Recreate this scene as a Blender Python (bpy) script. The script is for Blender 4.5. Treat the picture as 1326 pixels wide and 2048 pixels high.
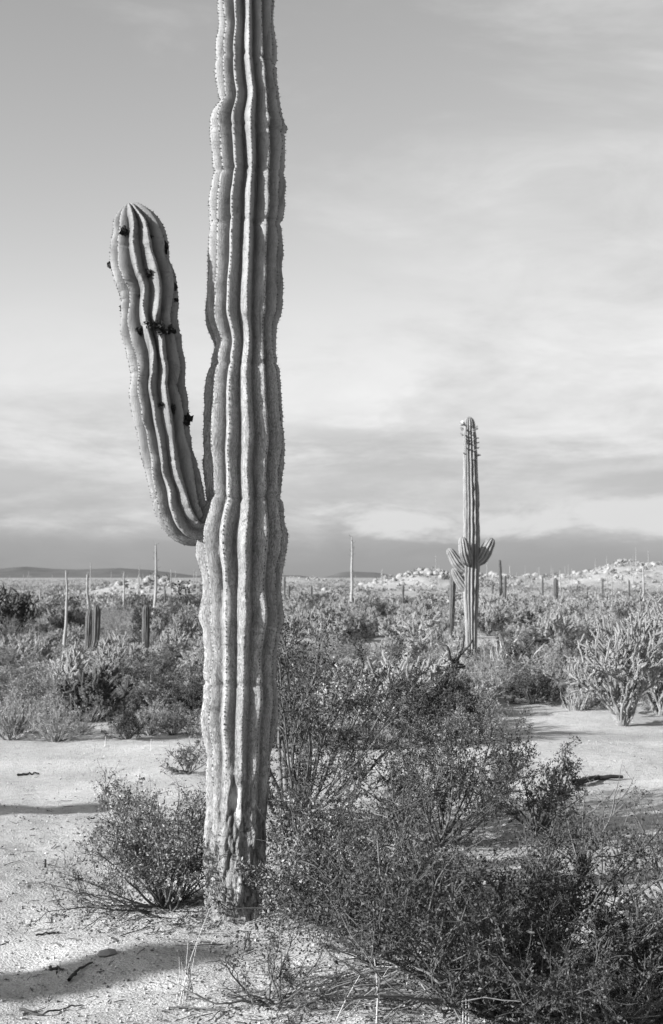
import bpy, math
import numpy as np
from mathutils import Vector, Matrix
PI = math.pi
for o in list(bpy.data.objects): bpy.data.objects.remove(o)
scene = bpy.context.scene
COL = scene.collection

# ------------------------------------------------------------------ camera
F = 50/36*2048            # focal length in photo pixels
HORIZON = 1155.0
CAMZ = 1.6
PITCH = math.atan((HORIZON-1024)/F)
cam = bpy.data.cameras.new('camera'); camo = bpy.data.objects.new('camera', cam); COL.objects.link(camo)
cam.sensor_fit = 'VERTICAL'; cam.sensor_height = 36; cam.sensor_width = 24; cam.lens = 50
camo.location = (0, 0, CAMZ); camo.rotation_euler = (PI/2+PITCH, 0, 0)
cam.clip_start = 0.05; cam.clip_end = 30000
cam.dof.use_dof = True; cam.dof.focus_distance = 6.6; cam.dof.aperture_fstop = 7.0
scene.camera = camo

# ------------------------------------------------------------------ light
SUN_EL = math.radians(21)
SHADOW_AZ = math.radians(64)          # shadows run this far to the right of straight ahead
sdir = Vector((math.sin(SHADOW_AZ)*math.cos(SUN_EL), math.cos(SHADOW_AZ)*math.cos(SUN_EL), -math.sin(SUN_EL)))
sun = bpy.data.lights.new('sun', 'SUN'); suno = bpy.data.objects.new('sun', sun); COL.objects.link(suno)
sun.energy = 5.0; sun.angle = math.radians(0.55); sun.color = (1, 1, 1)
suno.rotation_euler = sdir.to_track_quat('-Z', 'Y').to_euler(); suno.location = (-30, -40, 30)

W = bpy.data.worlds.new('World'); scene.world = W; W.use_nodes = True
nt = W.node_tree; nt.nodes.clear()
def N(tree, t, **kw):
    n = tree.nodes.new(t)
    for k, v in kw.items():
        if k == 'inp':
            for a, b in v.items(): n.inputs[a].default_value = b
        else: setattr(n, k, v)
    return n
def math_n(tree, op, a, b=None, c=None, clamp=False):
    n = tree.nodes.new('ShaderNodeMath'); n.operation = op; n.use_clamp = clamp
    for i, v in enumerate((a, b, c)):
        if v is None: continue
        if isinstance(v, (int, float)): n.inputs[i].default_value = v
        else: tree.links.new(v, n.inputs[i])
    return n.outputs[0]
def ramp_n(tree, fac, stops, interp='LINEAR'):
    n = tree.nodes.new('ShaderNodeValToRGB'); n.color_ramp.interpolation = interp
    e = n.color_ramp.elements
    while len(e) < len(stops): e.new(0.5)
    for i, (p, v) in enumerate(stops):
        e[i].position = p; e[i].color = (v, v, v, 1)
    tree.links.new(fac, n.inputs[0]); return n.outputs[0]
def mix_n(tree, fac, a, b):
    n = tree.nodes.new('ShaderNodeMix'); n.data_type = 'FLOAT'; n.clamp_factor = True
    for i, v in ((0, fac), (2, a), (3, b)):
        if isinstance(v, (int, float)): n.inputs[i].default_value = v
        else: tree.links.new(v, n.inputs[i])
    return n.outputs[0]
def noise_n(tree, vec, scale, detail=4, rough=0.55, dist=0.0):
    n = tree.nodes.new('ShaderNodeTexNoise'); n.inputs['Scale'].default_value = scale
    n.inputs['Detail'].default_value = detail; n.inputs['Roughness'].default_value = rough; n.inputs['Distortion'].default_value = dist
    if vec is not None: tree.links.new(vec, n.inputs['Vector'])
    return n.outputs[0]
def mapping_n(tree, vec, scale, loc=(0, 0, 0)):
    n = tree.nodes.new('ShaderNodeMapping'); n.inputs['Scale'].default_value = scale; n.inputs['Location'].default_value = loc
    tree.links.new(vec, n.inputs['Vector']); return n.outputs[0]

sky = N(nt, 'ShaderNodeTexSky', sky_type='NISHITA'); sky.sun_disc = False
sky.sun_elevation = SUN_EL; sky.sun_rotation = SHADOW_AZ + PI
sky.air_density = 1.0; sky.dust_density = 0.9; sky.ozone_density = 1.0
sep = N(nt, 'ShaderNodeSeparateColor'); nt.links.new(sky.outputs[0], sep.inputs[0])
# black-and-white film: mostly the red and green light of the sky
clear = math_n(nt, 'ADD', math_n(nt, 'MULTIPLY', sep.outputs[0], 0.85), math_n(nt, 'MULTIPLY', sep.outputs[1], 0.15))
tc = N(nt, 'ShaderNodeTexCoord')
sx = N(nt, 'ShaderNodeSeparateXYZ'); nt.links.new(tc.outputs['Generated'], sx.inputs[0])
el = math_n(nt, 'MAXIMUM', sx.outputs[2], 0.0)
# soft high veil: stretched noise in direction space
v1 = mapping_n(nt, tc.outputs['Generated'], (2.0, 2.0, 7.0), (3.1, 0.4, 0.2))
n1 = noise_n(nt, v1, 1.6, 6, 0.6, 0.4)
veil = ramp_n(nt, math_n(nt, 'ADD', n1, math_n(nt, 'MULTIPLY', math_n(nt, 'MINIMUM', sx.outputs[0], 0.22), 0.6)), [(0.40, 0), (0.68, 1)], 'EASE')
veil_el = ramp_n(nt, el, [(0.0, 1), (0.12, 1), (0.28, 0.8), (0.42, 0.55), (0.7, 0.1), (1.0, 0.0)], 'EASE')
veil = math_n(nt, 'MULTIPLY', veil, veil_el)
veil = math_n(nt, 'MAXIMUM', veil, ramp_n(nt, el, [(0.0, 1), (0.05, 1), (0.13, 0.45), (0.22, 0.0)], 'EASE'))
# low cloud deck: long flat bars near the horizon
v2 = mapping_n(nt, tc.outputs['Generated'], (3.6, 3.6, 17.0), (7.3, 1.2, 0.35))
n2 = noise_n(nt, v2, 1.7, 9, 0.62, 0.15)
bars = ramp_n(nt, n2, [(0.36, 0.0), (0.62, 1.0)], 'EASE')
deck_el = ramp_n(nt, el, [(0.0, 1.0), (0.03, 0.8), (0.06, 0.55), (0.09, 0.75), (0.13, 0.0), (1.0, 0.0)], 'EASE')
SKYTUNE = dict(strength=0.08)
base = math_n(nt, 'MULTIPLY', clear, 1.62)
lit_cloud = ramp_n(nt, el, [(0.0, 2.0), (0.022, 2.4), (0.038, 3.7), (0.12, 4.1), (0.5, 3.9), (1.0, 2.4)])
mot = noise_n(nt, mapping_n(nt, tc.outputs['Generated'], (5, 5, 13), (0.3, 2.2, 0.7)), 2.0, 7, 0.62, 0.5)
lit_cloud = math_n(nt, 'MULTIPLY', lit_cloud, ramp_n(nt, mot, [(0.3, 0.86), (0.7, 1.10)]))
sk = mix_n(nt, veil, base, lit_cloud)
dark_bar = math_n(nt, 'MULTIPLY', bars, deck_el)
bar_tone = ramp_n(nt, el, [(0.0, 1.95), (0.03, 2.25), (0.08, 2.7), (0.2, 3.0)])
sk = mix_n(nt, dark_bar, sk, bar_tone)
# small sunlit cumulus heads standing on the low deck
v3 = mapping_n(nt, tc.outputs['Generated'], (5.0, 5.0, 15.0), (1.7, 4.4, 0.1))
n3 = noise_n(nt, v3, 2.2, 9, 0.6, 0.3)
cum_el = ramp_n(nt, el, [(0.012, 0.0), (0.040, 1.0), (0.050, 0.8), (0.068, 0.0)], 'EASE')
cum = ramp_n(nt, math_n(nt, 'ADD', math_n(nt, 'MULTIPLY', cum_el, 0.42), math_n(nt, 'ADD', n3, math_n(nt, 'MULTIPLY', math_n(nt, 'MINIMUM', sx.outputs[0], 0.25), 0.5))), [(0.80, 0.0), (1.04, 0.9)], 'EASE')
sk = mix_n(nt, cum, sk, 4.2)
comb = N(nt, 'ShaderNodeCombineColor')
for i in range(3): nt.links.new(sk, comb.inputs[i])
bg = N(nt, 'ShaderNodeBackground'); bg.inputs[1].default_value = SKYTUNE['strength']
nt.links.new(comb.outputs[0], bg.inputs[0])
wo = N(nt, 'ShaderNodeOutputWorld'); nt.links.new(bg.outputs[0], wo.inputs[0])

vs = scene.view_settings
vs.view_transform = 'Standard'; vs.look = 'None'; vs.gamma = 1; vs.use_curve_mapping = False
vs.exposure = 1.15
scene.render.engine = 'CYCLES'
scene.render.resolution_x = 663; scene.render.resolution_y = 1024
scene.cycles.max_bounces = 5; scene.cycles.diffuse_bounces = 1

# ------------------------------------------------------------------ numeric helpers
def _hash(ix, iy, iz, seed):
    h = (ix.astype(np.int64)*374761393 + iy.astype(np.int64)*668265263 + iz.astype(np.int64)*2147483647 + seed*974711) & 0xffffffff
    h = ((h ^ (h >> 13))*1274126177) & 0xffffffff
    h = (h ^ (h >> 16)) & 0xffffffff
    return h.astype(np.float64)/0xffffffff
def vnoise(x, y, z=0.0, seed=0):
    x, y, z = np.broadcast_arrays(np.asarray(x, float), np.asarray(y, float), np.asarray(z, float))
    ix, iy, iz = np.floor(x), np.floor(y), np.floor(z)
    fx, fy, fz = x-ix, y-iy, z-iz
    fx, fy, fz = [f*f*(3-2*f) for f in (fx, fy, fz)]
    r = 0
    for dx in (0, 1):
        for dy in (0, 1):
            for dz in (0, 1):
                w = (fx if dx else 1-fx)*(fy if dy else 1-fy)*(fz if dz else 1-fz)
                r = r + w*_hash(ix+dx, iy+dy, iz+dz, seed)
    return r*2-1
def fbm(x, y, z=0.0, oct=3, seed=0):
    r, a = 0, 1.0
    for i in range(oct):
        r = r + a*vnoise(np.asarray(x)*2**i, np.asarray(y)*2**i, np.asarray(z)*2**i, seed+i*17); a *= 0.5
    return r
def sstep(a, b, x):
    t = np.clip((np.asarray(x, float)-a)/(b-a), 0, 1); return t*t*(3-2*t)

# ------------------------------------------------------------------ terrain
HILLS = [  # x, y, sx, sy, height
    (-13.2, 112, 5.6, 7, 1.5), (11.5, 175, 7.5, 12, 2.3), (23, 200, 9, 14, 2.0),
    (41, 190, 9, 16, 2.7), (56, 200, 12, 18, 3.0), (-9.0, 330, 14, 20, 1.6), (80, 230, 16, 20, 3.6)]
def height(x, y):
    x = np.asarray(x, float); y = np.asarray(y, float)
    d = np.hypot(x, y)
    h = 0.05*fbm(x*0.45+3.1, y*0.45, 0, 2, 3) + 0.026*fbm(x*2.3, y*2.3, 0, 3, 11)*np.exp(-d/25)
    h = h + 0.30*sstep(18, 60, d)*vnoise(x*0.05, y*0.05, 0, 5) + 0.5*sstep(100, 400, d)*vnoise(x*0.012, y*0.012, 0, 8)*(d < 6000)
    for hx, hy, a, b, hh in HILLS:
        g = np.exp(-((x-hx)/a)**2-((y-hy)/b)**2)
        h = h + hh*g*(1+0.25*vnoise(x*0.35, y*0.35, 0, 9))
    # low sand mound at the foot of the big cactus
    h = h + 0.05*np.exp(-((x+0.4)/0.5)**2-((y-6.8)/0.5)**2)
    return h
def micro(x, y):
    d = np.hypot(x, y)
    return (0.014*fbm(x*5.5, y*5.5, 0, 2, 21)*np.exp(-d/18) + 0.010*fbm(x*17, y*17, 0, 2, 31)*np.exp(-d/14))
def hz(x, y): return float(height(x, y)+micro(x, y))
cp, sp = math.cos(PITCH), math.sin(PITCH)
def ray(px, py):
    u = (px-663)/F; v = -(py-1024)/F
    return np.array((u, cp-v*sp, sp+v*cp))
def plane(px, py, Y):
    r = ray(px, py); t = Y/r[1]; return np.array((r[0]*t, Y, CAMZ+r[2]*t))
def ground(px, py):
    r = ray(px, py); lo = 1.0; ts = 2.0*1.02**np.arange(420)
    P = r[None]*ts[:, None]; dz = CAMZ+P[:, 2]-height(P[:, 0], P[:, 1])
    i = int(np.argmax(dz < 0)) if (dz < 0).any() else len(ts)-1
    a, b = ts[max(i-1, 0)], ts[i]
    for _ in range(30):
        m = (a+b)/2; p = r*m
        if CAMZ+p[2]-float(height(p[0], p[1])) < 0: b = m
        else: a = m
    p = r*b; return np.array((p[0], p[1], hz(p[0], p[1])))

# ------------------------------------------------------------------ mesh builder
class MB:
    def __init__(s): s.v = []; s.t = []; s.f = []; s.n = 0
    def add(s, v, faces, tone=1.0, mat=0):
        v = np.asarray(v, float).reshape(-1, 3); faces = np.asarray(faces, int)
        t = np.zeros((len(v), 3)); tone = np.asarray(tone, float)
        if tone.ndim == 0: t[:, 0] = tone
        elif tone.ndim == 1: t[:, 0] = tone
        else: t[:] = tone
        s.v.append(v); s.t.append(t); s.f.append((faces+s.n, mat)); s.n += len(v)
    def merge(s, o, M=None, mat=None):
        for v, t in zip(o.v, o.t): s.v.append(v if M is None else v@M[:3, :3].T+M[:3, 3]); s.t.append(t)
        for f, m in o.f: s.f.append((f+s.n, m if mat is None else mat))
        s.n += o.n
    def mesh(s, name, mats, smooth=True):
        me = bpy.data.meshes.new(name)
        V = np.concatenate(s.v); T = np.concatenate(s.t)
        loops, starts, mi, c = [], [], [], 0
        for f, m in s.f:
            k = f.shape[1]; loops.append(f.ravel()); starts.append(c+np.arange(len(f))*k); mi.append(np.full(len(f), m)); c += f.size
        loops = np.concatenate(loops); starts = np.concatenate(starts); mi = np.concatenate(mi)
        me.vertices.add(len(V)); me.vertices.foreach_set('co', V.astype(np.float32).ravel())
        me.loops.add(len(loops)); me.loops.foreach_set('vertex_index', loops.astype(np.int32))
        me.polygons.add(len(starts)); me.polygons.foreach_set('loop_start', starts.astype(np.int32))
        me.polygons.foreach_set('material_index', mi.astype(np.int32))
        me.polygons.foreach_set('use_smooth', np.full(len(starts), smooth, bool))
        a = me.attributes.new('tone', 'FLOAT_COLOR', 'POINT')
        a.data.foreach_set('color', np.concatenate([T, np.ones((len(T), 1))], 1).astype(np.float32).ravel())
        me.update(calc_edges=True); me.validate()
        for m in (mats if isinstance(mats, (list, tuple)) else [mats]): me.materials.append(m)
        return me
def link(name, me, parent=None, loc=(0, 0, 0), rz=0.0, sc=1.0):
    o = bpy.data.objects.new(name, me); COL.objects.link(o)
    o.location = [float(q) for q in loc]; o.rotation_euler = (0, 0, float(rz))
    o.scale = (sc, sc, sc) if isinstance(sc, (int, float)) else [float(q) for q in sc]
    if parent is not None: o.parent = parent
    return o
def tag(o, label, cat, group=None, kind=None):
    if label: o['label'] = label
    if cat: o['category'] = cat
    if group: o['group'] = group
    if kind: o['kind'] = kind
    return o
def stuff(o): o['kind'] = 'stuff'; return o
def unit(v):
    v = np.asarray(v, float); return v/(np.linalg.norm(v, axis=-1, keepdims=True)+1e-12)
def frames(P):
    P = np.asarray(P, float); T = np.gradient(P, axis=0); T = unit(T)
    ref = np.array((0, 0, 1.0)) if abs(T[0][2]) < 0.8 else np.array((1.0, 0, 0))
    A = np.zeros_like(P); B = np.zeros_like(P)
    a = np.cross(ref, T[0]); a /= np.linalg.norm(a)
    for i in range(len(P)):
        a = a-T[i]*np.dot(a, T[i]); a /= np.linalg.norm(a)+1e-12
        A[i] = a; B[i] = np.cross(T[i], a)
    return T, A, B
def tube(mb, P, r, sides=5, tone=1.0, mat=0, cap=True):
    P = np.asarray(P, float); n = len(P); r = np.broadcast_to(np.asarray(r, float), (n,))
    T, A, B = frames(P); th = np.arange(sides)*2*PI/sides
    v = P[:, None]+r[:, None, None]*(np.cos(th)[None, :, None]*A[:, None]+np.sin(th)[None, :, None]*B[:, None])
    i = np.arange(n-1)[:, None]*sides; j = np.arange(sides)[None]; k = (j+1) % sides
    q = np.stack([i+j, i+k, i+sides+k, i+sides+j], -1).reshape(-1, 4)
    mb.add(v.reshape(-1, 3), q, tone, mat)
    if cap:
        mb.add(np.concatenate([v[-1], [P[-1]+T[-1]*r[-1]*0.6]]), np.stack([j[0], k[0], np.full(sides, sides)], -1), float(np.asarray(tone, float).ravel()[-1]), mat)
def leaves(mb, P, D, L, wid, rng, tone=1.0, mat=0, fold=0.25):
    """pointed leaf-sized faces: 4 vertices, 2 triangles with a fold along the midrib"""
    P = np.asarray(P, float); n = len(P)
    if n == 0: return
    D = unit(D); R = unit(np.cross(D, rng.normal(size=(n, 3)))); U = np.cross(R, D)
    L = np.broadcast_to(np.asarray(L, float), (n,))[:, None]
    a = P; m = P+D*L*0.5
    l = m+R*L*wid*0.5+U*L*fold*wid; r_ = m-R*L*wid*0.5+U*L*fold*wid; t = P+D*L
    v = np.stack([a, l, t, r_], 1).reshape(-1, 3); b = np.arange(n)[:, None]*4
    f = np.concatenate([b+np.array([0, 1, 2]), b+np.array([0, 2, 3])])
    tn = np.repeat(np.broadcast_to(np.asarray(tone, float), (n,)), 4)
    mb.add(v, f, tn, mat)

# ------------------------------------------------------------------ materials
def mat(name, base, rough=0.85, spec=0.3, nscale=20.0, namp=0.35, bump=0.0, bscale=80.0, objrand=0.0, transl=0.0):
    m = bpy.data.materials.new(name); m.use_nodes = True; t = m.node_tree; t.nodes.clear()
    out = N(t, 'ShaderNodeOutputMaterial'); bs = N(t, 'ShaderNodeBsdfPrincipled')
    at = N(t, 'ShaderNodeAttribute', attribute_name='tone'); s = N(t, 'ShaderNodeSeparateColor'); t.links.new(at.outputs['Color'], s.inputs[0])
    co = N(t, 'ShaderNodeTexCoord').outputs['Object']
    nz = noise_n(t, co, nscale, 4, 0.6)
    f = math_n(t, 'MULTIPLY_ADD', math_n(t, 'SUBTRACT', nz, 0.5), namp*2, 1.0)
    c = math_n(t, 'MULTIPLY', math_n(t, 'MULTIPLY', s.outputs[0], base), f)
    if objrand:
        oi = N(t, 'ShaderNodeObjectInfo')
        c = math_n(t, 'MULTIPLY', c, math_n(t, 'MULTIPLY_ADD', oi.outputs['Random'], objrand, 1-objrand/2))
    cc = N(t, 'ShaderNodeCombineColor')
    for i in range(3): t.links.new(c, cc.inputs[i])
    t.links.new(cc.outputs[0], bs.inputs['Base Color'])
    bs.inputs['Roughness'].default_value = rough; bs.inputs['Specular IOR Level'].default_value = spec
    if bump:
        bn = N(t, 'ShaderNodeBump'); bn.inputs['Strength'].default_value = 1.0; bn.inputs['Distance'].default_value = bump
        t.links.new(noise_n(t, co, bscale, 5, 0.65), bn.inputs['Height']); t.links.new(bn.outputs[0], bs.inputs['Normal'])
    t.links.new(bs.outputs[0], out.inputs[0])
    return m
M = {}
M['bark'] = mat('shrub_bark', 0.10, 0.9, 0.2, 60, 0.4)
M['twig'] = mat('pale_twig', 0.24, 0.9, 0.2, 40, 0.35)
M['palewood'] = mat('weathered_wood', 0.42, 0.9, 0.2, 40, 0.35, 0.002, 150)
M['leaf'] = mat('creosote_leaf', 0.058, 0.55, 0.35, 9, 0.25)
M['leafpale'] = mat('grey_leaf', 0.17, 0.75, 0.3, 9, 0.25)
M['scrub'] = mat('scrub_leaf', 0.74, 0.8, 0.25, 2.5, 0.3, objrand=0.8)
M['cholla'] = mat('cholla_skin', 0.19, 0.85, 0.2, 30, 0.3, objrand=0.25)
M['chollaspine'] = mat('cholla_spine', 0.55, 0.6, 0.4, 10, 0.1)
M['spine'] = mat('cactus_spine', 0.09, 0.7, 0.3, 30, 0.2)
M['dead'] = mat('dried_flower', 0.035, 0.95, 0.1, 60, 0.5)
M['flower'] = mat('cactus_flower', 0.7, 0.7, 0.3, 60, 0.2)
M['pole'] = mat('boojum_bark', 0.27, 0.85, 0.2, 12, 0.25, 0.006, 25)
M['stone'] = mat('granite', 0.24, 0.9, 0.2, 3.0, 0.3, 0.01, 14)
M['darkstone'] = mat('dark_stone', 0.20, 0.9, 0.2, 9.0, 0.35, 0.002, 120)
M['straw'] = mat('dry_straw', 0.40, 0.7, 0.3, 9, 0.2)
M['hill'] = mat('far_hill', 0.11, 0.95, 0.1, 0.012, 0.35, 1.5, 0.03)

def cactus_mat(name, skin, cork_c):
    m = bpy.data.materials.new(name); m.use_nodes = True; t = m.node_tree; t.nodes.clear()
    out = N(t, 'ShaderNodeOutputMaterial'); bs = N(t, 'ShaderNodeBsdfPrincipled')
    at = N(t, 'ShaderNodeAttribute', attribute_name='tone'); s = N(t, 'ShaderNodeSeparateColor'); t.links.new(at.outputs['Color'], s.inputs[0])
    co = N(t, 'ShaderNodeTexCoord').outputs['Object']
    big = noise_n(t, mapping_n(t, co, (1, 1, 0.35)), 9, 5, 0.6, 0.6)
    fine = noise_n(t, co, 130, 4, 0.7, 0.8)
    fib = noise_n(t, mapping_n(t, co, (1, 1, 0.4)), 60, 5, 0.75, 2.6)     # tangled corky fibres
    corkm = math_n(t, 'MULTIPLY', s.outputs[1], ramp_n(t, big, [(0.30, 0.25), (0.55, 1)]), None, True)
    skin_c = math_n(t, 'MULTIPLY', math_n(t, 'MULTIPLY_ADD', math_n(t, 'SUBTRACT', big, 0.5), 1.1, 1.0), skin)
    skin_c = math_n(t, 'MULTIPLY', skin_c, math_n(t, 'MULTIPLY_ADD', math_n(t, 'SUBTRACT', fine, 0.5), 0.25, 1.0))
    ck = math_n(t, 'MULTIPLY', ramp_n(t, fib, [(0.36, 0.30), (0.50, 0.85), (0.64, 1.35)]), cork_c)
    c = mix_n(t, corkm, skin_c, ck)
    # thin healed scratches across the ribs
    sc_ = noise_n(t, mapping_n(t, co, (2, 2, 22)), 1.5, 3, 0.5)
    line = ramp_n(t, math_n(t, 'ABSOLUTE', math_n(t, 'SUBTRACT', sc_, 0.5)), [(0.0, 0.72), (0.006, 1.0)])
    stain = ramp_n(t, noise_n(t, mapping_n(t, co, (1, 1, 0.22), (4.2, 1.1, 0.0)), 16, 6, 0.68, 1.2), [(0.42, 1.08), (0.56, 0.94), (0.68, 0.55)])
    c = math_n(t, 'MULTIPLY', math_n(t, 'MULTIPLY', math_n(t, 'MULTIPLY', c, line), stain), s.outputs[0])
    cc = N(t, 'ShaderNodeCombineColor')
    for i in range(3): t.links.new(c, cc.inputs[i])
    t.links.new(cc.outputs[0], bs.inputs['Base Color'])
    bs.inputs['Roughness'].default_value = 0.62; bs.inputs['Specular IOR Level'].default_value = 0.35
    bn = N(t, 'ShaderNodeBump'); bn.inputs['Strength'].default_value = 1.0; bn.inputs['Distance'].default_value = 0.010
    hgt = math_n(t, 'ADD', math_n(t, 'MULTIPLY', fib, math_n(t, 'MULTIPLY_ADD', corkm, 1.1, 0.06)), math_n(t, 'MULTIPLY', line, 0.35))
    t.links.new(hgt, bn.inputs['Height']); t.links.new(bn.outputs[0], bs.inputs['Normal'])
    t.links.new(bs.outputs[0], out.inputs[0])
    return m
M['cactus'] = cactus_mat('cactus_skin', 0.175, 0.33)
M['cactus2'] = cactus_mat('young_cactus_skin', 0.145, 0.27)

def ground_mat():
    m = bpy.data.materials.new('desert_sand'); m.use_nodes = True; t = m.node_tree; t.nodes.clear()
    out = N(t, 'ShaderNodeOutputMaterial'); bs = N(t, 'ShaderNodeBsdfPrincipled')
    geo = N(t, 'ShaderNodeNewGeometry').outputs['Position']
    ln = N(t, 'ShaderNodeVectorMath', operation='LENGTH'); t.links.new(geo, ln.inputs[0]); d = ln.outputs['Value']
    big = noise_n(t, geo, 0.9, 4, 0.6); mid = noise_n(t, geo, 14, 9, 0.72); grain = noise_n(t, geo, 120, 3, 0.75)
    vor = N(t, 'ShaderNodeTexVoronoi'); vor.inputs['Scale'].default_value = 70; t.links.new(geo, vor.inputs['Vector'])
    c = math_n(t, 'MULTIPLY', ramp_n(t, big, [(0.3, 0.78), (0.7, 1.15)]), 0.44)
    c = math_n(t, 'MULTIPLY', c, ramp_n(t, mid, [(0.25, 0.62), (0.5, 1.0), (0.75, 1.12)]))
    c = math_n(t, 'MULTIPLY', c, ramp_n(t, grain, [(0.30, 0.55), (0.47, 1.0), (0.7, 1.15)]))
    # organic litter flecks
    fl = ramp_n(t, noise_n(t, mapping_n(t, geo, (1, 1, 1)), 38, 3, 0.8), [(0.60, 1.0), (0.68, 0.42)])
    c = math_n(t, 'MULTIPLY', c, fl)
    far = ramp_n(t, math_n(t, 'MULTIPLY', d, 1/600.0), [(0.02, 0), (0.12, 0.6), (0.6, 0.85)])
    mott = ramp_n(t, noise_n(t, geo, 0.35, 6, 0.7), [(0.3, 0.12), (0.5, 0.22), (0.7, 0.36)])
    c = mix_n(t, far, c, mott)
    cc = N(t, 'ShaderNodeCombineColor')
    for i in range(3): t.links.new(c, cc.inputs[i])
    t.links.new(cc.outputs[0], bs.inputs['Base Color']); bs.inputs['Roughness'].default_value = 0.95; bs.inputs['Specular IOR Level'].default_value = 0.15
    bn = N(t, 'ShaderNodeBump'); bn.inputs['Strength'].default_value = 1.0; bn.inputs['Distance'].default_value = 0.016
    t.links.new(math_n(t, 'ADD', math_n(t, 'MULTIPLY', grain, 0.55), math_n(t, 'ADD', math_n(t, 'MULTIPLY', vor.outputs['Distance'], -0.35), math_n(t, 'MULTIPLY', mid, 0.8))), bn.inputs['Height'])
    t.links.new(bn.outputs[0], bs.inputs['Normal']); t.links.new(bs.outputs[0], out.inputs[0])
    return m
M['sand'] = ground_mat()

# ------------------------------------------------------------------ ground, hills
def build_ground():
    rr = 1.2*1.0092**np.arange(0, 1110); rr = rr[rr < 14000]; rr = np.concatenate([[0.05, 0.6], rr])
    fine = np.linspace(-0.46, 0.46, 120); coarse = np.linspace(0.46, 2*PI-0.46, 50)[1:-1]
    th = np.concatenate([fine, coarse]); nt_, nr = len(th), len(rr)
    X = rr[:, None]*np.sin(th)[None]; Y = rr[:, None]*np.cos(th)[None]
    Z = height(X, Y)+micro(X, Y)
    i = np.arange(nr-1)[:, None]*nt_; j = np.arange(nt_)[None]; k = (j+1) % nt_
    q = np.stack([i+j, i+nt_+j, i+nt_+k, i+k], -1).reshape(-1, 4)
    mb = MB(); mb.add(np.stack([X, Y, Z], -1), q)
    mb.add([[0, 0, float(Z[0].mean())]]+[list(p) for p in np.stack([X[0], Y[0], Z[0]], -1)], np.stack([np.zeros(nt_, int), 1+np.arange(nt_), 1+(np.arange(nt_)+1) % nt_], -1))
    o = link('ground', mb.mesh('ground', M['sand'])); o['kind'] = 'structure'
build_ground()

def ridge(name, pts, Y, depth, seed):
    """a mountain ridge: crest heights given by photo pixels, real relief behind and in front of it"""
    P = np.array([plane(px, py, Y) for px, py in pts]); xs = np.linspace(P[0, 0], P[-1, 0], 220)
    zc = np.interp(xs, P[:, 0], P[:, 2]); v = np.linspace(-1, 1, 33)
    X = np.repeat(xs[:, None], 33, 1); Yy = Y+v[None]*depth*np.ones_like(X)
    prof = (1-np.abs(v))**0.9
    Z = zc[:, None]*prof[None]*(1+0.30*(1-prof[None])*fbm(X/260, Yy/260, 0, 3, seed)) + 8*fbm(X/120, Yy/120, 0, 3, seed+3)*(1-prof[None])*prof[None] - 4*(prof[None] < .02)
    i = np.arange(219)[:, None]*33; j = np.arange(32)[None]
    mb = MB(); mb.add(np.stack([X, Yy, Z], -1), np.stack([i+j, i+33+j, i+34+j, i+j+1], -1).reshape(-1, 4))
    o = link(name, mb.mesh(name, M['hill'])); o['kind'] = 'structure'
ridge('hills', [(-900, 1150), (-500, 1136), (-200, 1144), (0, 1137), (50, 1133), (110, 1138), (150, 1139), (240, 1136), (300, 1140), (380, 1150), (450, 1156), (560, 1160)], 6500, 900, 4)
ridge('hills', [(430, 1158), (480, 1152), (560, 1150), (600, 1151), (640, 1157), (680, 1145), (700, 1143), (750, 1145), (790, 1151), (860, 1153), (1000, 1150), (1200, 1152), (1500, 1146), (2000, 1150)], 8500, 900, 14)

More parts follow.
